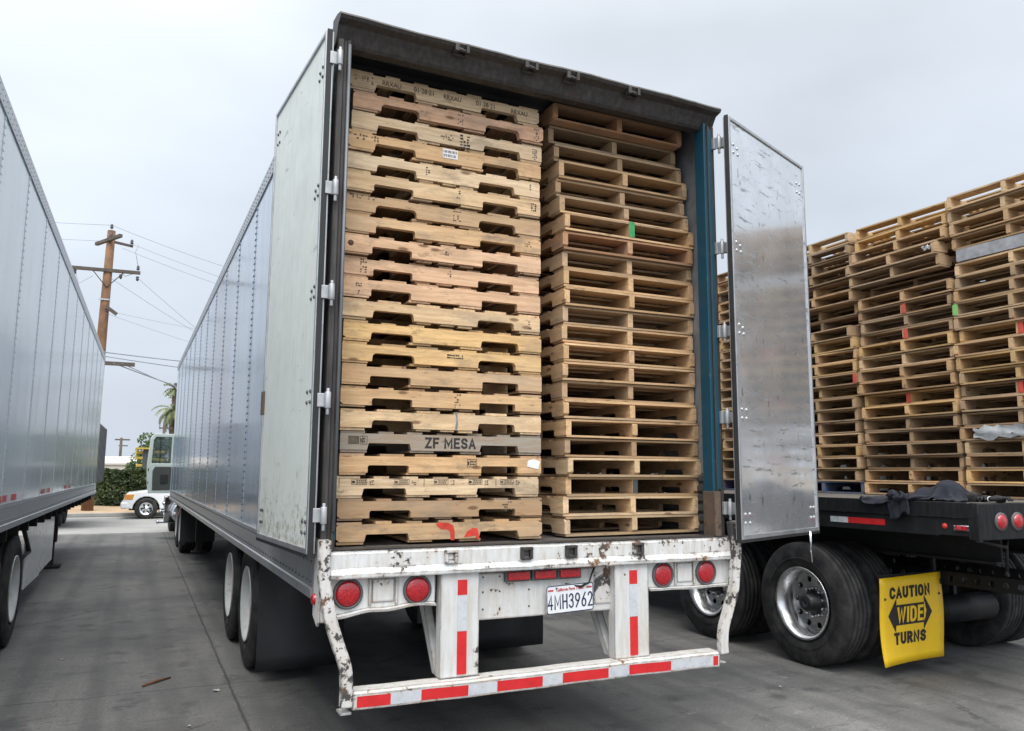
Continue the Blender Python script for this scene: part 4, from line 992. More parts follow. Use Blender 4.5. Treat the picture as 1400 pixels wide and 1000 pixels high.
b = MB(); b.box(FX0 + .002, FX1 - .002, FY0 - .03, FY0 + .05, FZ - .245, FZ - .002); b.box(FX0 - .002, FX0 + .03, FY0 - .028, FY0 + .0, FZ - .26, FZ + .002); rc = b.build('rear_crossbeam', 'blackworn', FB, .004)
for x in (FX0 + .225, FX0 + .40, FX0 + .575, FX1 - .575, FX1 - .40, FX1 - .225):
    b = MB(); b.lathe([(FY0 - .028, .064), (FY0 - .04, .062), (FY0 - .042, .052)], (x, 0, FZ - .125), 1, 24); b.build('lamp_ring', 'lensrim', rc)
    b = MB(); b.lathe([(FY0 - .03, .054), (FY0 - .045, .05), (FY0 - .054, .03), (FY0 - .056, .001)], (x, 0, FZ - .125), 1, 24); b.build('tail_light', 'lens', rc)
# side tape and marker
x = FX0 + .02
for mt_, ya, yb in (('silver', .66, .84), ('red', .31, .66), ('silver', 2.0, 2.18), ('red', 1.7, 2.0)): tape(FB, mt_, x - .002, x, ya, yb, FZ - .19, FZ - .145)
b = MB(); b.box(x - .012, x - .001, -.40, -.26, FZ - .19, FZ - .152); mb = b.build('marker_base', 'chrome', FB, .008)
b = MB(); b.box(x - .022, x - .012, -.365, -.28, FZ - .187, FZ - .155); b.build('marker_light', 'lens', mb, .008)
b = MB(); b.lathe([(0, .02), (-.008, .018), (-.009, .001)], (x, -.19, FZ - .165), 0, 12); b.build('side_reflector', 'redspray', FB)
# frame beams, slider rail with holes
for xx in (FX0 + .78, FX1 - .78):
    b = MB(); b.box(xx - .01, xx + .01, FY0 + .35, FY1, .95, FZ - .045); b.box(xx - .07, xx + .07, FY0 + .35, FY1, .93, .95); b.build('main_beam', 'underblack', FB)
def holed_rail(x, y0, y1, z0, z1, parent):
    bm = bmesh.new(); e = []
    def loop(pts):
        vs = [bm.verts.new((x, *p)) for p in pts]; return [bm.edges.new((vs[i], vs[(i + 1) % len(vs)])) for i in range(len(vs))]
    e += loop([(y0, z0), (y1, z0), (y1, z1), (y0, z1)]); y = y0 + .07
    while y < y1 - .05:
        e += loop([(y + .024 * math.cos(2 * PI * k / 12), (z0 + z1) / 2 + .024 * math.sin(2 * PI * k / 12)) for k in range(12)]); y += .115
    bmesh.ops.triangle_fill(bm, use_beauty=True, edges=e)
    ex = bmesh.ops.extrude_face_region(bm, geom=list(bm.faces)); bmesh.ops.translate(bm, verts=[v for v in ex['geom'] if isinstance(v, bmesh.types.BMVert)], vec=(.012, 0, 0))
    bmesh.ops.recalc_face_normals(bm, faces=bm.faces); me = bpy.data.meshes.new('slider_rail'); bm.to_mesh(me); bm.free()
    return link('slider_rail', me, 'black', parent)
holed_rail(FX0 + .94, -.40, 2.9, .70, .81, FB); holed_rail(FX1 - .94, -.40, 2.9, .70, .81, FB)
b = MB()
for k in range(18): b.box(FX0 + .07, FX1 - .07, .1 + k * .7, .16 + k * .7, FZ - .14, FZ - .043)
b.box(FX0 + .6, FX1 - .6, 2.9, 3.0, .6, .95)
b.build('cross_members', 'underblack', FB)
b = MB(); b.tube([(FX0 + 1.2, .82, .44), (FX0 + 1.85, .82, .44)], .12, 16); b.tube([(FX0 + 1.17, .82, .44), (FX0 + 1.2, .82, .44)], [.07, .12], 16); b.tube([(FX0 + 1.85, .82, .44), (FX0 + 1.88, .82, .44)], [.12, .07], 16); b.box(FX0 + 1.4, FX0 + 1.44, .80, .84, .55, .72); b.build('air_tank', 'black', FB)
for y in (1.21, 2.46): axle_set(FB, y, FX0 + .165, FX1 - .165, 'rimalu')
b = MB(); b.box(FX0 + .25, FX0 + .90, .60, .612, .775, .80); b.box(FX0 + .9, FX0 + .93, .60, .63, .76, .95); b.build('flap_bracket', 'underblack', FB)
b = MB(); b.tube([(FX0 + .47, FY0 + .1, 1.16), (FX0 + .48, FY0 + .12, .92)], .012, 6); b.tube([(FX0 + .1, FY0 + .05, 1.15), (FX0 + .35, FY0 + .03, 1.10), (FX0 + .47, FY0 + .1, 1.13)], .012, 6); b.build('air_hose', 'black', FB)
# caution sign acting as a mud flap
SG = MB(); nx, ny = 10, 12; vs = []
SW, SH = .685, .685
def sgy(a, c): return .012 * math.sin(c * 5 + a * 2) - .03 * (1 - c) ** 2 * (1 - a) + .02 * math.sin(a * PI) * (1 - c) - .015 * c * c
for j in range(ny + 1):
    for i in range(nx + 1):
        a, c = i / nx, j / ny
        vs.append((a * SW - SW / 2, sgy(a, c), -SH + c * SH))
SG.add(vs, [(j * (nx + 1) + i, j * (nx + 1) + i + 1, (j + 1) * (nx + 1) + i + 1, (j + 1) * (nx + 1) + i) for j in range(ny) for i in range(nx)], smooth=True)
sg = SG.build('warning_flap', 'yellow', None); sg.location = (3.595, .58, .79); sg.rotation_euler = (R(1.5), R(-2.3), R(-3))
so_ = sg.modifiers.new('thickness', 'SOLIDIFY'); so_.thickness = .006; so_.offset = 1
tag(sg, 'yellow plastic flap reading CAUTION WIDE TURNS hanging behind the flatbed wheel', 'warning sign')
def on_flap(me):
    bm = bmesh.new(); bm.from_mesh(me); bmesh.ops.triangulate(bm, faces=[f_ for f_ in bm.faces if len(f_.verts) > 4])
    for v in bm.verts:
        a, c = (v.co.x + SW / 2) / SW, (v.co.z + SH) / SH; v.co.y = v.co.y + sgy(a, c) - .0022
    bm.to_mesh(me); bm.free()
def flap_text(s, z, h, sw, sx, gap, mat='ink', yo=0):
    me = stroke_text(s, h, sw, sx, gap)
    for v in me.vertices: x, y, zz = v.co; v.co = (x - .02, -zz + yo, y + z)
    on_flap(me); link('lettering', me, mat, sg)
flap_text('CAUTION', -.125, .094, .023, .72, .085); flap_text('TURNS', -.49, .096, .024, .72, .085)
flap_text('WIDE', -.305, .128, .023, .62, .09, 'yellow', -.002)
b = MB()
AX = -.02
outl = [(-.235, 0), (-.150, .125), (-.150, .075), (.150, .075), (.150, .125), (.235, 0), (.150, -.125), (.150, -.075), (-.150, -.075), (-.150, -.125)]
N2 = 14
def arrow_half(x): # upper profile of the double arrow
    ax = abs(x)
    return .082 if ax <= .15 else max(0.0, .140 * (1 - (ax - .15) / .085))
xs_ = [-.235, -.2, -.165, -.1501, -.1499, -.1, -.05, 0, .05, .1, .1499, .1501, .165, .2, .235]
for i in range(len(xs_) - 1):
    xa, xb = xs_[i], xs_[i + 1]; ha, hb = arrow_half(xa), arrow_half(xb)
    b.add([(xa + AX, -.0, -.305 - ha), (xb + AX, 0, -.305 - hb), (xb + AX, 0, -.305 + hb), (xa + AX, 0, -.305 + ha)], [(0, 1, 2, 3)])
me = b.mesh('double_arrow'); on_flap(me); link('double_arrow', me, 'ink', sg)
b = MB()
for x, z in ((-.295, -.165), (.30, -.17)): b.lathe([(-.003, .010), (-.008, .008), (-.009, .001)], (x, 0, z), 1, 10)
b.box(.328, .345, -.006, .004, -.10, -.055); me = b.mesh('flap_bolt'); on_flap(me); link('flap_bolt', me, 'hub', sg)

# pallets on the flatbed, a single row of columns on its far side
names = ['the column nearest the rear of the flatbed', 'the second column from the flatbed rear', 'the third column from the flatbed rear', 'the fourth column from the flatbed rear', 'the fifth column from the flatbed rear', 'the sixth column from the flatbed rear']
fcol = ['tan', 'olive', 'tan', 'pale', 'brown', 'olive', 'tan', 'gold', 'drab', 'pale', 'orange', 'drab']
fdesc = {'tan': 'tan', 'olive': 'olive tan', 'pale': 'pale', 'brown': 'brown', 'gold': 'golden', 'drab': 'drab', 'orange': 'orange tan'}
PXF = 4.30 + .6095
rr = random.Random(5); flat = {}
for cidx in range(6):
    yc = .015 + 1.045 * cidx + (.03 if cidx > 1 else 0)
    nrow = 22
    for k in range(nrow):
        z = FZ + .003 + (nrow - 1 - k) * .1205
        cn = fcol[rr.randrange(len(fcol))]
        dx = rr.uniform(-.035, .035); dy = rr.uniform(-.014, .014)
        if cidx == 1 and k in (3, 4): dx -= .04; dy += .05
        if cidx == 1 and k == 5: dx += .16
        if cidx == 2 and k in (6, 7): dx += .10
        if cidx == 0 and k == 4: dx += .05
        lab = '%s pallet, %s from top in %s' % (fdesc[cn], ordinal(k), names[cidx])
        if k == nrow - 1: lab = '%s pallet at the bottom of %s' % (fdesc[cn], names[cidx])
        if k == 0: lab = '%s pallet on the top of %s' % (fdesc[cn], names[cidx])
        col = P_[cn]
        if cidx >= 2 and k == nrow - 1: col = P_['blue']; lab = 'blue painted pallet at the bottom of %s' % names[cidx]
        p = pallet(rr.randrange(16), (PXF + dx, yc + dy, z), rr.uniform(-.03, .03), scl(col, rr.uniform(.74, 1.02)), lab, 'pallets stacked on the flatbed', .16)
        flat[cidx, k] = p
for (cidx, k), y, mt in (((1, 7), -.02, 'redmark'), ((1, 9), -.02, 'redmark'), ((0, 8), .489, 'limemark'), ((0, 10), -.02, 'redmark'), ((0, 14), -.02, 'redmark'), ((1, 14), .0, 'redmark'), ((0, 19), -.02, 'redmark'), ((2, 8), .489, 'redmark'), ((2, 12), -.489, 'redmark')):
    b = MB(); b.box(-.6125, -.6093, y - .0225, y + .0225, .012, .106); b.build('paint_mark', mt, flat[cidx, k])
b = MB(); b.box(-.632, -.6125, -.50, .50, .010, .118); b.build('end_board', 'greyplank', flat[0, 4])
def film(parent, loc, sc, seed):
    rr = random.Random(seed); b = MB(); vs = []
    for i in range(9):
        for j in range(5): vs.append((loc[0] - rr.uniform(0, .03), loc[1] + (i - 4) * sc / 8 * 2 + rr.uniform(-.01, .01), loc[2] + (j - 2) * sc / 9 + rr.uniform(-.02, .02)))
    b.add(vs, [(i * 5 + j, i * 5 + j + 1, i * 5 + j + 6, i * 5 + j + 5) for i in range(8) for j in range(4)], smooth=True); return b.build('plastic_wrap', 'film', parent)
film(flat[1, 3], (-.615, -.44, .06), .045, 2); film(flat[0, 17], (-.615, .15, .06), .22, 3); 

# jacket thrown on the deck edge
import numpy as np
from mathutils import noise as mn
def drape(nx, ny, sx, sy, place, balls, steps, seed, squeeze):
    """settle a sheet of cloth over round lumps on the deck; what passes the edge hangs"""
    g = np.random.RandomState(seed); P = np.zeros((ny, nx, 3))
    a, c = np.meshgrid(np.linspace(-.5, .5, nx), np.linspace(-.5, .5, ny))
    P[..., 0] = c * sy * squeeze[1]; P[..., 1] = a * sx * squeeze[0]
    for k in range(9):
        th = g.uniform(0, PI); fr = g.uniform(8, 26); P[..., 2] += .016 * np.sin((P[..., 0] * math.cos(th) + P[..., 1] * math.sin(th)) * fr + g.uniform(0, 6))
    th = place[3]; x, y = P[..., 0].copy(), P[..., 1].copy()
    P[..., 0] = place[0] + x * math.cos(th) - y * math.sin(th); P[..., 1] = place[1] + x * math.sin(th) + y * math.cos(th); P[..., 2] += place[2]
    Q = P.copy(); dx, dy = sx / (nx - 1), sy / (ny - 1); dd = math.hypot(dx, dy)
    def con(A, B, l, k=.5, idx=None):
        d = B - A; n = np.linalg.norm(d, axis=-1, keepdims=True) + 1e-9; m = d * (1 - l / n) * k * .5; A += m; B -= m
    for it in range(steps):
        V = (P - Q) * .93; Q = P.copy(); P += V; P[..., 2] -= .0009
        for q in range(7):
            con(P[:, :-1], P[:, 1:], dx, .95); con(P[:-1], P[1:], dy, .95)
            con(P[:-1, :-1], P[1:, 1:], dd, .4); con(P[:-1, 1:], P[1:, :-1], dd, .4)
            con(P[:, :-2], P[:, 2:], 2 * dx, .10); con(P[:-2], P[2:], 2 * dy, .10)
        for bx, by, bz, br in balls:
            d = P - np.array((bx, by, bz)); n = np.linalg.norm(d, axis=-1, keepdims=True); P += np.where(n < br, d / (n + 1e-9) * (br - n), 0)
        on = (P[..., 0] > FX0 - .012) & (P[..., 2] > FZ - .06); low = on & (P[..., 2] < FZ + .014)
        Q[low] = P[low] * .7 + Q[low] * .3; P[..., 2] = np.where(low, FZ + .014, P[..., 2])
        side = (P[..., 0] > FX0 - .012) & ~on; P[..., 0] = np.where(side, FX0 - .012, P[..., 0])
    b = MB(); vs = [tuple(q) for q in P.reshape(-1, 3)]
    b.add(vs, [(j * nx + i, j * nx + i + 1, (j + 1) * nx + i + 1, (j + 1) * nx + i) for j in range(ny - 1) for i in range(nx - 1)], smooth=True); return b
b = drape(46, 34, .86, .52, (3.25, .13, FZ + .20, R(8)), ((3.24, -.09, FZ + .045, .105), (3.30, .02, FZ + .03, .08), (3.20, .08, FZ + .02, .075), (3.26, .2, FZ, .06), (3.22, .34, FZ, .05)), 110, 3, (.66, .60))
b2 = drape(18, 34, .20, .66, (2.985, .15, FZ + .22, R(-24)), ((3.24, -.09, FZ + .055, .115), (3.20, .08, FZ + .03, .085)), 110, 5, (.62, .92))
for q in (b, b2):
    q.v = [(x + .010 * mn.noise((x * 30, y * 30, z * 30)), y + .010 * mn.noise((x * 28 + 7, y * 28, z * 28)), z + .022 * (.5 - abs(mn.noise((x * 13 + y * 9, y * 15 - x * 6, 3)))) + .010 * mn.noise((x * 34, y * 34, 8))) for x, y, z in q.v]
def sleeve(pts, rads, seed):
    P = [Vector(p) for p in pts]; sm = []; rs = []
    for i in range(len(P) - 1):
        for k in range(4): t = k / 4; sm.append(P[i].lerp(P[i + 1], t)); rs.append(rads[i] + (rads[i + 1] - rads[i]) * t)
    sm.append(P[-1]); rs.append(rads[-1])
    q = MB(); q.tube(sm, rs, 12)
    q.v = [tuple(Vector(v) + Vector((mn.noise((v[0] * 22, v[1] * 22, v[2] * 22 + seed)), mn.noise((v[0] * 20, v[1] * 20 + seed, v[2] * 26)), mn.noise((v[0] * 20 + seed, v[1] * 24, v[2] * 20)))) * .018) for v in q.v]
    return q
JK = thing('jacket', 'dark navy jacket thrown over the edge of the flatbed deck', 'jacket', (3.2, .1, FZ))
o = b.build('jacket_body', 'navycloth', None); o.parent = JK; o.matrix_parent_inverse = Matrix.Translation((-3.2, -.1, -FZ)); s_ = o.modifiers.new('thickness', 'SOLIDIFY'); s_.thickness = .01
o = b2.build('sleeve', 'navycloth', None); o.parent = JK; o.matrix_parent_inverse = Matrix.Translation((-3.2, -.1, -FZ)); s_ = o.modifiers.new('thickness', 'SOLIDIFY'); s_.thickness = .02
for ob in JK.children: sb_ = ob.modifiers.new('smooth', 'SUBSURF'); sb_.levels = sb_.render_levels = 1
def glove(loc, rz, seed, lab):
    t = thing('work_glove', lab, 'glove', loc, rz, 'work gloves left on the flatbed deck')
    q = sleeve([(0, 0, .03), (.06, .0, .04), (.12, .01, .03)], (.035, .05, .045), seed); q.v = [(a, b_, .012 + (c - .012) * .6) for a, b_, c in q.v]; o = q.build('palm', 'blackcloth', t)
    for k, (dy, ln) in enumerate(((-.035, .06), (-.012, .075), (.012, .07), (.034, .055))):
        q = MB(); q.tube([(.11, dy, .03), (.11 + ln * .6, dy * 1.2, .038), (.11 + ln, dy * 1.3, .014)], (.013, .013, .009), 8); q.build('finger', 'blackcloth', t)
    q = MB(); q.tube([(.03, .04, .03), (.07, .075, .035), (.10, .085, .02)], (.014, .014, .010), 8); q.build('thumb', 'blackcloth', t)
    q = MB(); q.tube([(.0 + .04 * math.cos(a) * .2, .045 * math.cos(a), .026 + .022 * math.sin(a)) for a in [k * PI / 8 for k in range(17)]], .0035, 6); q.build('cuff_piping', 'whitecloth', t); return t
g1 = glove((3.34, -.33, FZ + .004), R(-70), 3, 'black work glove with white piping nearer the rear corner of the flatbed deck'); g2 = glove((3.42, -.24, FZ + .004), R(-150), 5, 'black work glove with white piping lying farther in beside the other glove'); g1.scale = g2.scale = (.78, .78, .78)
q = sleeve([(0, -.08, .02), (.0, 0, .03), (.02, .08, .018)], (.03, .045, .025), 2); o = q.build('cap', 'blackcloth'); o.location = (3.30, -.18, FZ + .006); tag(o, 'crumpled black cloth between the jacket and the work gloves', 'cloth')

# ------------------------------------------------------------------ left trailer
LT = thing('box_trailer', 'glossy pale grey box trailer at the left edge with side skirt and landing gear', 'trailer', (-3.125, 0, 0), R(-.72))
side_wall(LT, 0, 1, -.65, 15.5, 1.14, 4.10, 'sidegrey', 1.22, .19, .25, rivet='palerivet', rsz=.006, mid=False)
b = MB(); b.box(-2.58, -.014, -.65, 15.5, 1.14, 4.09); b.build('cargo_body', 'sidegrey', LT)
b = MB(); b.box(-2.6, -.002, 15.502, 15.53, 1.12, 4.11); b.build('front_wall', 'alurail', LT, .01)
for y in (.6, 3.2, 5.8, 8.4): 
    tape_run(LT, .002, 1, 1.345, .05, y, y + .55, (.30, .22))
b = MB(); b.box(-1.9, -1.75, 1, 7, .85, 1.12); b.box(-.85, -.7, 1, 7, .85, 1.12)
for k in range(22): b.box(-2.55, -.03, .5 + k * .68, .56 + k * .68, 1.0, 1.125)
b.build('slider_frame', 'underblack', LT)
for y in (3.52, 4.74):
    for x, s in ((-.18, 1), (-.51, -1), (-2.42, -1), (-2.09, 1)): wheel(LT, x, y, s, 'rimwhite', .51, detail=x == -.18)
    b = MB(); b.tube([(-2.3, y, .51), (-.3, y, .51)], .06, 10); b.build('axle', 'underblack', LT)
b = MB(); b.tube([(-.08, 5.3, 1.05), (-.10, 6.15, .72)], .022, 6); b.tube([(-.08, 5.3, .72), (-.10, 6.15, .72)], .02, 6); b.build('skirt_strut', 'underblack', LT)
for i, (ya, yb, la, lb) in enumerate(((5.92, 7.4, .33, .33), (7.42, 9.0, .33, .36))):
    b = MB(); b.prism([(ya, 1.10), (yb, 1.10), (yb, lb), (ya + .12, la)], 0, -.13 + i * -.02, -.118 + i * -.02); b.build('side_skirt', 'cabwhite', LT, .003)
for x in (-.38, -2.2):
    b = MB(); b.box(x - .09, x + .09, 11.25, 11.42, .42, 1.12); b.box(x - .06, x + .06, 11.28, 11.39, .06, .45); b.box(x - .17, x + .17, 11.18, 11.5, .012, .05); b.tube([(x, 11.3, .8), (x, 11.95, 1.1)], .035, 8); b.build('landing_leg', 'underblack', LT, .005)
b = MB(); b.box(-.012, .0, 15.45, 15.53, 1.08, 1.16); b.build('corner_foot', 'alurail', LT)

# made-up trailer beyond the flatbed, added so the pallet gaps read dark
BT = thing('box_trailer', 'dark grey box trailer added beyond the flatbed to darken the gaps of its pallets', 'trailer', (7.3, 0, 0))
b = MB(); b.box(0, 2.6, 1.2, 15.5, 1.1, 3.7); b.build('cargo_body', 'container', BT, .01)
b = MB()
for k in range(13): b.box(-.02, 0, 1.6 + k * 1.1, 1.68 + k * 1.1, 1.1, 3.7)
b.build('side_post', 'darktrim', BT)
b = MB(); b.box(.3, 2.3, 1.4, 15.3, .8, 1.1); b.build('frame', 'underblack', BT)
for y in (2.6, 3.82): wheel(BT, .17, y, -1, 'rimwhite'); wheel(BT, 2.43, y, 1, 'rimwhite')
for x in (.3, 2.3):
    q = MB(); q.box(x - .08, x + .08, 12.2, 12.36, .0, .85); q.build('landing_leg', 'underblack', BT)

# ------------------------------------------------------------------ tractor ahead of the main trailer
TK = thing('semi_tractor', 'white semi tractor coupled to the box trailer with its pale green cab door open', 'truck', (-.10, 16.4, 0), R(.41))
b = MB(); b.box(-.45, -.35, -3.6, 4.2, .75, 1.0); b.box(.35, .45, -3.6, 4.2, .75, 1.0)
for y in (-3.4, -2, -.6, 1): b.box(-.35, .35, y, y + .1, .78, .95)
b.build('frame_rails', 'underblack', TK)
for y in (-3.05, -1.75):
    for x, s in ((-1.08, -1), (-.75, 1), (1.08, 1), (.75, -1)): wheel(TK, x, y, s, 'rimwhite', .51, detail=x == -1.08)
for x, s in ((-1.02, -1), (1.02, 1)): wheel(TK, x, 3.2, s, 'rimwhite')
b = MB(); b.box(-1.1, 1.1, .35, 2.2, 1.0, 3.3); b.prism([(2.2, 1.0), (4.2, 1.0), (4.2, 1.75), (2.35, 1.95), (2.2, 2.9)], 0, -1.0, 1.0); b.build('cab', 'cabwhite', TK, .05)
b = MB(); b.prism([(2.24, 2.02), (2.4, 1.98), (2.22, 2.85)], 0, -.93, .93); b.build('windscreen', 'tint', TK)
b = MB(); b.tube([(-.98, -.9, .65), (-.98, .3, .65)], .28, 20); b.build('fuel_tank', 'chrome', TK)
b = MB()
for z, x in ((.38, -1.52), (.62, -1.47), (.80, -1.40)): b.box(x, -1.0, .30, .75, z, z + .05); b.tube([(x, .30, z + .025), (x, .75, z + .025)], .04, 10)
b.box(-1.40, -1.05, .30, .75, .40, 1.0); b.build('cab_steps', 'chrome', TK, .01)
b = MB(); b.box(-1.25, -1.15, -3.75, -3.74, .2, .9); b.box(-1.25, -.62, -3.76, -3.745, .25, .85); b.build('mud_flap', 'rubber', TK)
tr = MB(); tr.box(-1.24, -1.225, -3.7, -2.5, .82, .87, rot=Matrix.Rotation(R(-14), 3, 'X')); tr.build('reflector_tape', 'red', TK)
# open driver door, seen from inside
DD = bpy.data.objects.new('cab_door', None); C.objects.link(DD); DD.parent = TK; DD.location = (-1.22, .90, 0); DD.rotation_euler = (0, 0, R(3))
def dpoly(): return [(-.02, 1.06), (-.02, 2.50), (-.46, 2.50), (-.555, 2.40), (-.60, 1.75), (-.58, 1.30), (-.54, 1.06)]
bm = bmesh.new(); e = []
def lp(pts):
    vs = [bm.verts.new((x, 0, z)) for x, z in pts]; return [bm.edges.new((vs[i], vs[(i + 1) % len(vs)])) for i in range(len(vs))]
e += lp(dpoly()); e += lp([(-.07, 1.78), (-.07, 2.42), (-.43, 2.42), (-.48, 2.34), (-.50, 1.78)])
bmesh.ops.triangle_fill(bm, use_beauty=True, edges=e)
ex = bmesh.ops.extrude_face_region(bm, geom=list(bm.faces)); bmesh.ops.translate(bm, verts=[v for v in ex['geom'] if isinstance(v, bmesh.types.BMVert)], vec=(0, .07, 0)); bmesh.ops.recalc_face_normals(bm, faces=bm.faces)
me = bpy.data.meshes.new('door_shell'); bm.to_mesh(me); bm.free(); link('door_shell', me, 'doorgreen', DD, .012)
b = MB(); b.prism([(-.05, 1.14), (-.05, 1.70), (-.42, 1.70), (-.47, 1.60), (-.46, 1.14)], 1, -.02, .0); b.build('door_trim', 'darktrim', DD, .01)
b = MB(); b.box(-.29, -.12, -.045, -.02, 1.30, 1.52); b.build('door_pocket', 'seal', DD, .01)
b = MB(); b.prism([(-.07, 1.78), (-.07, 2.42), (-.43, 2.42), (-.48, 2.34), (-.50, 1.78)], 1, .03, .036); b.build('door_window', 'glass', DD)
b = MB(); b.box(-.33, -.315, .015, .05, 1.78, 2.42); b.build('window_divider', 'seal', DD)
b = MB(); b.box(-.575, -.555, -.012, .03, 1.60, 1.66); b.box(-.57, -.55, -.012, .03, 1.30, 1.34); b.build('door_latch', 'seal', DD)

# ------------------------------------------------------------------ street side
PK = thing('pickup_truck', 'white pickup truck with its nose showing beyond the tractor, parked by the hedge', 'pickup truck', (-2.42, 27.35, 0), 0)
PK.location = (-2.50, 26.6, -.02)
PK.rotation_euler = (0, 0, 0); PK.scale = (1, 1, 1)
def loft(secs, name, mat, parent, bevel=0):
    """secs: list of (x, [(y,z)...])"""
    b = MB(); n = len(secs[0][1]); vs = []
    for x, pts in secs: vs += [(x, y, z) for y, z in pts]
    fs = [(i * n + j, i * n + (j + 1) % n, (i + 1) * n + (j + 1) % n, (i + 1) * n + j) for i in range(len(secs) - 1) for j in range(n)] + [tuple(range(n)), tuple(range((len(secs) - 1) * n, len(secs) * n))]
    b.add(vs, fs); return b.build(name, mat, parent, bevel)
def psec(x, zt, zb, hw, sh=.75): return (x, [(-hw + .02, zb), (-hw, zb + .1), (-hw, sh), (-hw + .05, zt - .03), (-hw + .14, zt), (hw - .14, zt), (hw - .05, zt - .03), (hw, sh), (hw, zb + .1), (hw - .02, zb)])
import itertools
# side profile with wheel arches, near side and far side, joined by the bonnet
def pick_side():
    arch = lambda cx, rr_: [(cx + rr_ * math.cos(R(a)), .34 + rr_ * math.sin(R(a))) for a in range(180, -1, -20)]
    return [(.02, .42), (.0, .60), (.06, .80), (.14, .88), (.9, .98), (1.28, 1.04), (5.0, 1.04), (5.0, .45)] + arch(3.95, .42)[::-1] + arch(.72, .42)[::-1]
b = MB(); b.prism(pick_side(), 1, -.86, .86); b.build('body', 'pickup', PK, .035, 3)
b = MB(); b.prism([(1.28, 1.05), (1.78, 1.62), (2.75, 1.66), (2.95, 1.05)], 1, -.76, .76); b.build('cab', 'pickup', PK, .05, 3)
b = MB(); b.prism([(1.42, 1.10), (1.80, 1.56), (2.62, 1.60), (2.72, 1.10)], 1, -.775, -.762); b.build('side_window', 'tint', PK, .02)
b = MB(); b.prism([(1.25, 1.08), (1.29, 1.06), (1.79, 1.60), (1.74, 1.58)], 1, -.66, .66); b.build('windscreen', 'tint', PK)
b = MB(); b.box(-.06, .16, -.88, .88, .36, .58); b.build('front_bumper', 'pickup', PK, .05, 3)
b = MB(); b.prism([(.03, .66), (.30, .66), (.34, .84), (.07, .84)], 1, -.875, -.80); b.build('headlight', 'amber', PK, .015)
b = MB(); b.box(.0, .05, -.55, .55, .64, .80); b.build('grille', 'darktrim', PK)
PTY = MB(); PTY.lathe([(-.11, .2), (-.12, .22), (-.12, .31), (-.09, .36), (.09, .36), (.12, .31), (.12, .2)], n=32, axis=1, closed=True); ptm = PTY.mesh('tyre')
PRM = MB(); PRM.lathe([(-.112, .215), (-.118, .20), (-.09, .185), (-.08, .05), (-.11, .045), (-.11, .001)], n=24, axis=1); prm = PRM.mesh('rim')
for x in (.72, 3.95):
    for y in (-.76, .76):
        o = link('wheel', ptm, TYRE, PK); o.location = (x, y, .36)
        c = link('rim', prm, 'chrome', o)
        q = MB()
        for k in range(6): a = 2 * PI * k / 6; q.lathe([(-.10, .030), (-.094, .028), (-.0939, .001)], (.125 * math.cos(a), 0, .125 * math.sin(a)), 1, 10)
        q.build('rim_hole', 'seal', o)
b = MB(); b.box(.2, 4.9, -.6, .6, .30, .48); b.build('underbody', 'underblack', PK)
b = MB(); b.box(1.45, 1.47, -.868, -.858, .5, 1.0); b.box(2.6, 2.62, -.868, -.858, .5, 1.0); b.build('door_gap', 'seal', PK)

def leaf_cloud(b, pts, size, rr, droop=0, tfun=None):
    for p in pts:
        a = Vector((rr.gauss(0, 1), rr.gauss(0, 1), rr.gauss(0, 1))).normalized(); c = a.orthogonal().normalized(); c = Matrix.Rotation(rr.uniform(0, 6.28), 3, a) @ c
        d = a.cross(c); s = size * rr.uniform(.6, 1.3); p = Vector(p)
        b.add([p - c * s * .5, p + d * s * .32, p + c * s * .6, p - d * s * .32], [(0, 1, 2, 3)], tint=tfun(p) if tfun else rr.random() ** 1.4)
# hedge
rr = random.Random(21); b = MB(); pts = []
for i in range(26000):
    x = rr.uniform(-6.5, 1.5); face = rr.random()
    top = 1.60 + .10 * mn.noise((x * .9, 0, 0)) + .07 * mn.noise((x * 3.1, 2, 0))
    if face < .75: y = 33.2 + rr.uniform(-.12, .25) + .18 * mn.noise((x * 1.4, rr.uniform(0, 1), 0)); z = rr.uniform(.1, top); y += .12 * mn.noise((x * 2.2, z * 2.2, 5))
    else: y = rr.uniform(33.1, 34.3); z = top + rr.uniform(-.12, .08)
    pts.append((x, y, z))
leaf_cloud(b, pts, .14, rr, 0, lambda p: min(1, max(0, .42 + .5 * mn.noise((p.x * 1.6, p.z * 1.8, 1)) + rr.uniform(-.3, .3))))
HD = thing('hedge', 'dense dark green hedge along the dirt verge across the street', 'hedge', (-2.5, 33.6, 0))
o = b.build('hedge_leaves', 'hedge', None); o.parent = HD; o.matrix_parent_inverse = Matrix.Translation((2.5, -33.6, 0))
b = MB()
for i in range(34):
    x = -6.4 + i * .235; b.tube([(x, 33.7, .0), (x + rr.uniform(-.1, .1), 33.7, .7), (x + rr.uniform(-.2, .2), 33.65, 1.3)], (.03, .022, .01), 5)
o = b.build('hedge_stems', 'bark', None); o.parent = HD; o.matrix_parent_inverse = Matrix.Translation((2.5, -33.6, 0))
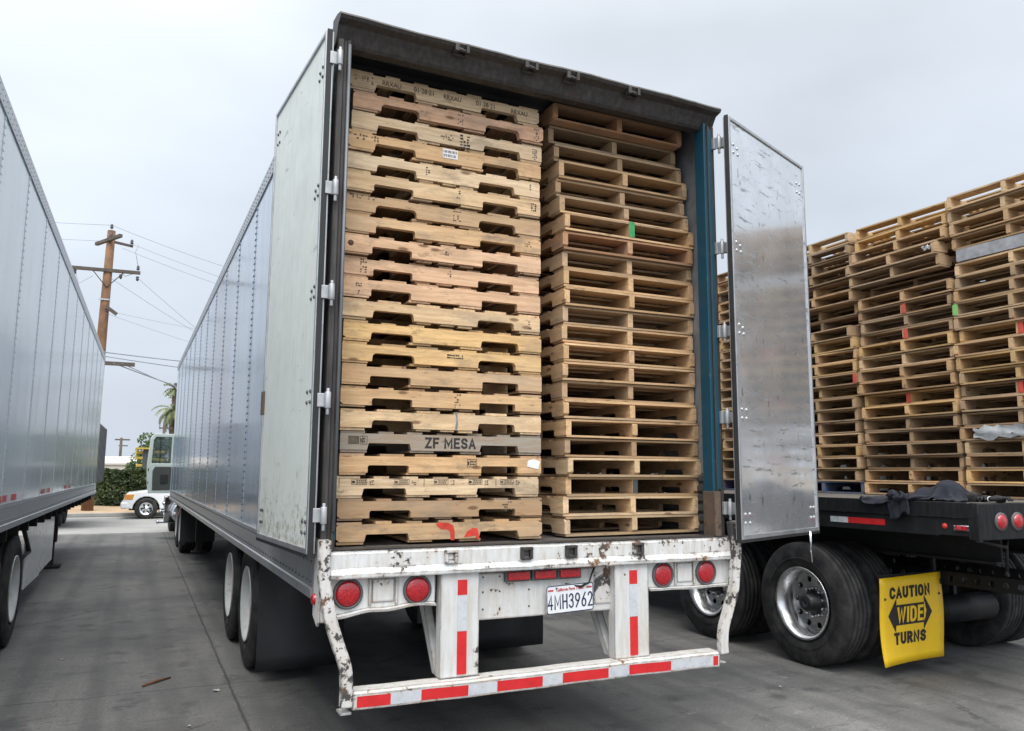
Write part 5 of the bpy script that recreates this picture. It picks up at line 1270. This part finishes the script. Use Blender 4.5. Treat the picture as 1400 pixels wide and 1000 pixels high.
# tree behind the hedge
def tree(name, loc, trunk_h, crown, leafmat, n, size, label, seed):
    rr = random.Random(seed); t = thing(name, label, 'tree', loc); b = MB()
    b.tube([(0, 0, 0), (.08, 0, trunk_h * .5), (-.05, .05, trunk_h)], (.2, .15, .11), 8)
    for k in range(7):
        a = k * 2.4; b.tube([(-.03, .03, trunk_h * .9), (math.cos(a) * crown[0] * .35, math.sin(a) * crown[1] * .35, trunk_h + crown[2] * .5), (math.cos(a) * crown[0] * .75, math.sin(a) * crown[1] * .75, trunk_h + crown[2] * (.7 + .3 * rr.random()))], (.07, .045, .015), 6)
    b.build('trunk', 'bark', t); b = MB(); cl = [(rr.gauss(0, .42) * crown[0], rr.gauss(0, .42) * crown[1], trunk_h + crown[2] * rr.uniform(.1, 1.0), rr.uniform(.25, .5)) for k in range(26)]; pts = []
    for i in range(n):
        cx, cy, cz, cr = rr.choice(cl); v = Vector((rr.gauss(0, 1), rr.gauss(0, 1), rr.gauss(0, 1))).normalized() * cr * crown[0] * rr.uniform(.55, 1.05); pts.append((cx + v.x, cy + v.y, cz + v.z * .8))
    leaf_cloud(b, pts, size, rr, 0, lambda p: min(1, max(0, .5 + .45 * mn.noise(p * .9) + rr.uniform(-.3, .3))))
    b.build('crown', leafmat, t); return t
tree('leafy_tree', (-1.35, 47, 0), 1.5, (1.25, 1.2, 1.9), 'tree', 5000, .16, 'round green leafy tree beside the yellow lift behind the hedge', 4)
tree('leafy_tree', (1.6, 52, 0), 1.6, (1.6, 1.4, 2.2), 'tree', 4000, .18, 'green leafy tree farther right, mostly hidden behind the open cab door', 9)
# palm
PM = thing('palm_tree', 'tall palm tree rising behind the open cab door in the distance', 'palm tree', (.05, 60, 0))
b = MB(); b.tube([(0, 0, 0), (.1, 0, 2.5), (0, 0, 4.6), (.05, 0, 6.1)], (.30, .24, .22, .26), 10); b.build('trunk', 'bark', PM); b = MB(); rr = random.Random(31)
for k in range(34):
    a = k * 2.399; el = R(rr.uniform(-35, 75)); ln = rr.uniform(1.3, 1.9); dv = Vector((math.cos(a), math.sin(a), 0))
    prev = Vector((.05, 0, 6.05)); e_ = el; seg = 9
    for s in range(seg):
        d = dv * math.cos(e_) + Vector((0, 0, math.sin(e_))); nxt = prev + d * ln / seg; e_ -= R(11)
        side = d.cross(Vector((0, 0, 1))); side = side.normalized() if side.length > .01 else Vector((1, 0, 0)); wv = .30 * math.sin(PI * (s + .8) / (seg + .8))
        for sg_ in (-1, 1):
            for q in (0.1, .45, .8):
                p0 = prev.lerp(nxt, q); tip = p0 + side * sg_ * wv + d * .12 + Vector((0, 0, -.10 - rr.uniform(0, .06)))
                b.add([p0, p0 + d * .07, tip], [(0, 1, 2)], tint=rr.random())
        prev = nxt
b.build('crown', 'palm', PM)
b = MB(); 
UT = thing('palm_tree', 'smaller palm top showing just above the trailer edge beyond the tall palm', 'palm tree', (.55, 75, 0))
b.tube([(0, 0, 0), (.1, 0, 4), (0, 0, 9.0)], (.22, .18, .2), 8); b.build('trunk', 'bark', UT); b = MB()
for k in range(22):
    a = k * 2.399; prev = Vector((0, 0, 9)); e_ = R(rr.uniform(-20, 75)); dv = Vector((math.cos(a), math.sin(a), 0))
    for s in range(6):
        d = dv * math.cos(e_) + Vector((0, 0, math.sin(e_))); nxt = prev + d * .2; e_ -= R(16); side = d.cross(Vector((0, 0, 1))).normalized()
        for sg_ in (-1, 1): b.add([prev, nxt, nxt + side * sg_ * .22 + Vector((0, 0, -.12))], [(0, 1, 2)], tint=rr.random())
        prev = nxt
b.build('crown', 'palm', UT)
# yellow folded boom lift behind the hedge
BL = thing('boom_lift', 'yellow folded boom lift standing behind the hedge', 'boom lift', (-1.2, 42, 0))
b = MB(); b.box(-.9, .9, -.6, .6, .45, 1.15); b.build('chassis', 'lift', BL, .05)
for z, ry in ((1.55, 3), (1.85, -4), (2.15, 5), (2.5, -2)):
    b = MB(); b.box(-1.0, .35, -.13, .13, z, z + .13, rot=Matrix.Rotation(R(ry), 3, 'Y')); b.build('boom_section', 'lift', BL, .02)
b = MB(); b.box(-1.05, -.15, -.4, .4, 2.72, 2.80); b.box(-1.05, -1.0, -.4, -.35, 2.2, 2.75); b.build('platform', 'lift', BL)
b = MB(); b.box(-.7, -.25, -.2, .2, 1.15, 2.7); b.build('riser', 'darktrim', BL, .03)
for x in (-.75, .75):
    for y in (-.62, .62):
        q = MB(); q.lathe([(-.12, .1), (-.12, .36), (-.08, .42), (.08, .42), (.12, .36), (.12, .1)], (x, y, .42), 1, 20, closed=True); q.build('wheel', TYRE, BL)
# pale building beyond
BD = thing('building', 'low pale building with a flat roof beyond the hedge', 'building', (-6, 62, 0))
b = MB(); b.box(-9, 6.2, 0, 9, 0, 2.05); b.build('wall', 'stucco', BD)
b = MB(); b.box(-9.1, 6.3, -.15, 9.1, 2.05, 2.2); b.prism([(-.15, 2.2), (9.1, 2.2), (4.5, 2.72)], 0, -9.1, 6.3); b.build('roof', 'roofpale', BD)
b = MB(); b.box(1.2, 2.2, -.03, .02, .9, 1.7); b.box(3.4, 4.4, -.03, .02, .9, 1.7); b.build('window', 'tint', BD)
# dark grey trailer beyond the left one
CT = thing('parked_trailer', 'dark grey trailer seen end-on just past the pale grey trailer', 'trailer', (-3.2, 21, 0), R(-1))
b = MB(); b.box(-2.4, 0, 0, 4.5, 1.25, 2.95); b.build('cargo_body', 'container', CT, .02)
b = MB()
for k in range(8): b.box(0, .02, .1 + k * .6, .16 + k * .6, 1.25, 2.95)
b.box(-.06, .03, -.02, .06, 1.22, 3.03); b.box(-2.4, .03, -.03, .0, 2.93, 3.02); b.build('side_post', 'darktrim', CT)
for y in (1.2, 2.4):
    o = link('wheel', TY, TYRE, CT); o.location = (-1.0, y + .6, .51); o = link('wheel', TY, TYRE, CT); o.location = (-2.1, y, .51)
b = MB(); b.box(-2.2, -.2, .2, 4.2, .75, 1.0); b.build('frame', 'underblack', CT)

# utility poles and wires
UP = thing('utility_pole', 'tall brown wooden utility pole with cross arms and insulators between the two trailers', 'utility pole', (-3.70, 29.4, 0))
b = MB(); b.tube([(0, 0, 0), (.02, 0, 3), (.06, 0, 7), (.12, 0, 10.75)], (.21, .195, .17, .145), 14); b.build('pole_shaft', 'pole', UP)
b = MB(); b.box(-1.12, 1.22, -.2, -.09, 9.10, 9.22, rot=Matrix.Rotation(R(-1.0), 3, 'Y')); ca = b.build('cross_arm', 'cross', UP)
b = MB(); b.tube([(-.42, -.14, 9.12), (.09, -.17, 8.5)], .018, 6); b.tube([(.62, -.14, 9.1), (.09, -.17, 8.5)], .018, 6); b.build('arm_brace', 'cross', UP)
b = MB(); b.box(-.06, .06, -1.0, .9, 10.3, 10.42, rot=Matrix.Rotation(R(28), 3, 'Z'), piv=(.12, 0, 10.3)); b.build('cross_arm', 'cross', UP)
b = MB(); b.box(.1, .9, -.06, .05, 10.25, 10.33, rot=Matrix.Rotation(R(8), 3, 'Y')); b.build('cross_arm', 'cross', UP)
b = MB(); b.box(.1, .55, -.26, -.14, 7.55, 7.67, rot=Matrix.Rotation(R(35), 3, 'Y')); b.build('short_arm', 'cross', UP)
b = MB(); b.box(-.05, 1.25, -.3, -.18, 5.52, 5.66); b.build('lower_arm', 'cross', UP)
for x, z in ((-1.0, 9.08), (1.13, 9.04), (1.13, 9.28), (.55, 9.06), (.12, 10.8), (.85, 10.28), (.12, 10.45)):
    b = MB(); sg_ = 1 if z in (9.28, 10.8) else (1 if z > 10 else -1)
    b.lathe([(0, .03), (sg_ * .04, .07), (sg_ * .08, .04), (sg_ * .13, .06), (sg_ * .18, .03), (sg_ * .2, .001)], (x, -.14, z), 2, 10); b.build('insulator', 'insul', UP)
for q_ in ([(-1.0, -.14, 9.1), (-.85, -.14, 8.55), (-.4, -.1, 8.9)], [(1.13, -.14, 9.4), (1.0, -.14, 10.0), (1.1, -.12, 10.3)], [(1.1, -.1, 9.2), (.7, -.1, 9.0), (.45, -.1, 9.25)]): b = MB(); b.tube(q_, .012, 4); b.build('jumper_wire', 'wire', UP)
b = MB(); b.box(-.15, .22, -.19, -.13, 8.0, 8.05); b.build('pole_band', 'alurail', UP)
def wire(a, c, sag, rad, label):
    A, B = Vector(a), Vector(c); b = MB(); n = 18
    b.tube([A.lerp(B, i / n) + Vector((0, 0, -sag * 4 * (i / n) * (1 - i / n))) for i in range(n + 1)], rad, 5)
    o = b.build('overhead_wire', 'wire'); tag(o, label, 'wire', 'overhead wires'); return o
px = -3.58
wire((px, 29.3, 10.95), (14, 36, 10.6), .9, .008, 'topmost overhead wire running right from the tip of the utility pole')
wire((px, 29.3, 10.95), (-24, 30, 11.2), .5, .008, 'topmost overhead wire running left from the tip of the utility pole')
wire((px + .75, 29.3, 10.3), (14, 35, 9.4), .8, .007, 'overhead wire running right from the upper short arm of the pole')
wire((px - .1, 29.3, 10.3), (-24, 30, 10.4), .4, .007, 'overhead wire running left from the upper arm of the pole')
wire((px + .4, 30.1, 10.3), (14, 37.5, 9.5), .8, .007, 'far overhead wire running right beside the upper short arm wire')
wire((px - .1, 29.3, 9.0), (9, 38, 4.6), .5, .007, 'overhead wire falling steeply right from the middle of the long cross arm')
wire((-2.55, 29.2, 8.95), (8, 40, 4.2), .5, .007, 'overhead wire falling right from the right end of the long cross arm')
wire((px, 29.2, 7.6), (14, 33, 7.4), .5, .006, 'thin overhead wire running right at the short slanted arm of the pole')
wire((px, 29.2, 7.5), (12, 36, 5.6), .5, .006, 'thin overhead wire sloping right below the short slanted arm of the pole')
wire((px, 29.1, 6.0), (14, 30, 6.0), .3, .022, 'thick overhead cable running right above the lowest arm of the pole')
wire((px, 29.1, 5.85), (14, 31, 5.3), .3, .018, 'second overhead cable running right just under the thick cable')
wire((px + .4, 29.1, 5.6), (10, 36, 3.2), .4, .020, 'low overhead cable sloping down right from the lowest arm of the pole')
wire((px + .7, 29.1, 5.6), (10, 38, 2.6), .4, .016, 'lowest overhead cable sloping down right from the end of the lowest arm')
U2 = thing('utility_pole', 'small distant utility pole above the pale building roof', 'utility pole', (-3.63, 80, 0))
b = MB(); b.tube([(0, 0, 0), (0, 0, 4.7)], (.16, .12), 8); b.build('pole_shaft', 'cross', U2)
b = MB(); b.box(-.55, .75, -.06, .06, 4.45, 4.58); b.box(-.2, .6, -.06, .06, 3.9, 4.0); b.build('cross_arm', 'cross', U2)
U3 = thing('utility_pole', 'slim dark pole standing in front of the palm trunk', 'utility pole', (-.75, 50, 0)); b = MB(); b.tube([(0, 0, 0), (0, 0, 4.6)], .09, 8); b.build('pole_shaft', 'cross', U3)
b = MB(); b.box(-.3, .5, -.04, .04, 4.2, 4.28); b.build('cross_arm', 'cross', U3)

# litter on the yard
rr = random.Random(77); b = MB()
for k in range(900):
    x, y = (rr.uniform(-3.4, 4.5), rr.uniform(-1.8, 6)) if k % 3 else (-1.41 + rr.gauss(0, .05), rr.uniform(-1, 9)); q = rr.uniform(.0015, .0055); a = rr.uniform(0, 6)
    ca, sa = math.cos(a) * q, math.sin(a) * q
    b.add([(x + ca, y + sa, .0), (x - sa * .7, y + ca * .7, .0), (x - ca, y - sa, .0), (x + sa * .7, y - ca * .7, .0), (x + q * .2, y, q * rr.uniform(.6, 1.1))], [(0, 1, 4), (1, 2, 4), (2, 3, 4), (3, 0, 4)])
o = b.build('grit', plain('loose_grit', (.24, .23, .21), .95, 0, .6, 3)); tag(o, 'loose grit and tiny chips scattered over the yard concrete', 'grit'); o['kind'] = 'stuff'
q = MB(); q.tube([(-2.01, 2.69, .010), (-1.91, 2.79, .014), (-1.81, 2.88, .010)], (.008, .011, .007), 6); o = q.build('stick', 'twig'); tag(o, 'thin brown stick lying on the concrete between the trailers', 'stick')
def scrap(x, y, s, lab, mat='trash'):
    rr = random.Random(int(x * 100)); b = MB(); vs = [(x + math.cos(a) * s * rr.uniform(.5, 1), y + math.sin(a) * s * rr.uniform(.5, 1), .006 + rr.uniform(0, s * .4)) for a in [k * PI / 3 for k in range(6)]]
    b.add(vs + [(x, y, .004 + s * .4)], [(i, (i + 1) % 6, 6) for i in range(6)]); o = b.build('litter_scrap', mat); tag(o, lab, 'litter', 'litter on the yard'); return o
scrap(-1.52, 2.35, .03, 'small pale scrap on the concrete beside the trailer wheels')
scrap(3.9, -.45, .03, 'small pale scrap on the concrete in front of the yellow flap')
for x, y, q_, lab in ((-2.62, 3.9, .02, 'tiny pale scrap on the concrete near the left trailer wheel'), (-1.75, 1.55, .018, 'tiny pale scrap near the slab joint in the foreground'), (2.35, .75, .02, 'tiny pale scrap on the concrete between the bumper and the flatbed wheel'), (1.5, -.6, .022, 'tiny pale scrap in the foreground right of the bumper')): scrap(x, y, q_, lab)
q = MB(); q.box(5.0, 5.55, .1, .16, .0, .012, rot=Matrix.Rotation(R(-25), 3, 'Z')); o = q.build('wood_scrap', 'paper'); tag(o, 'pale wooden scrap lying on the concrete right of the yellow flap', 'scrap')

for i in sorted(fresh):
    for ch in list(PROTO[i].children): bpy.data.objects.remove(ch)
    bpy.data.objects.remove(PROTO[i])
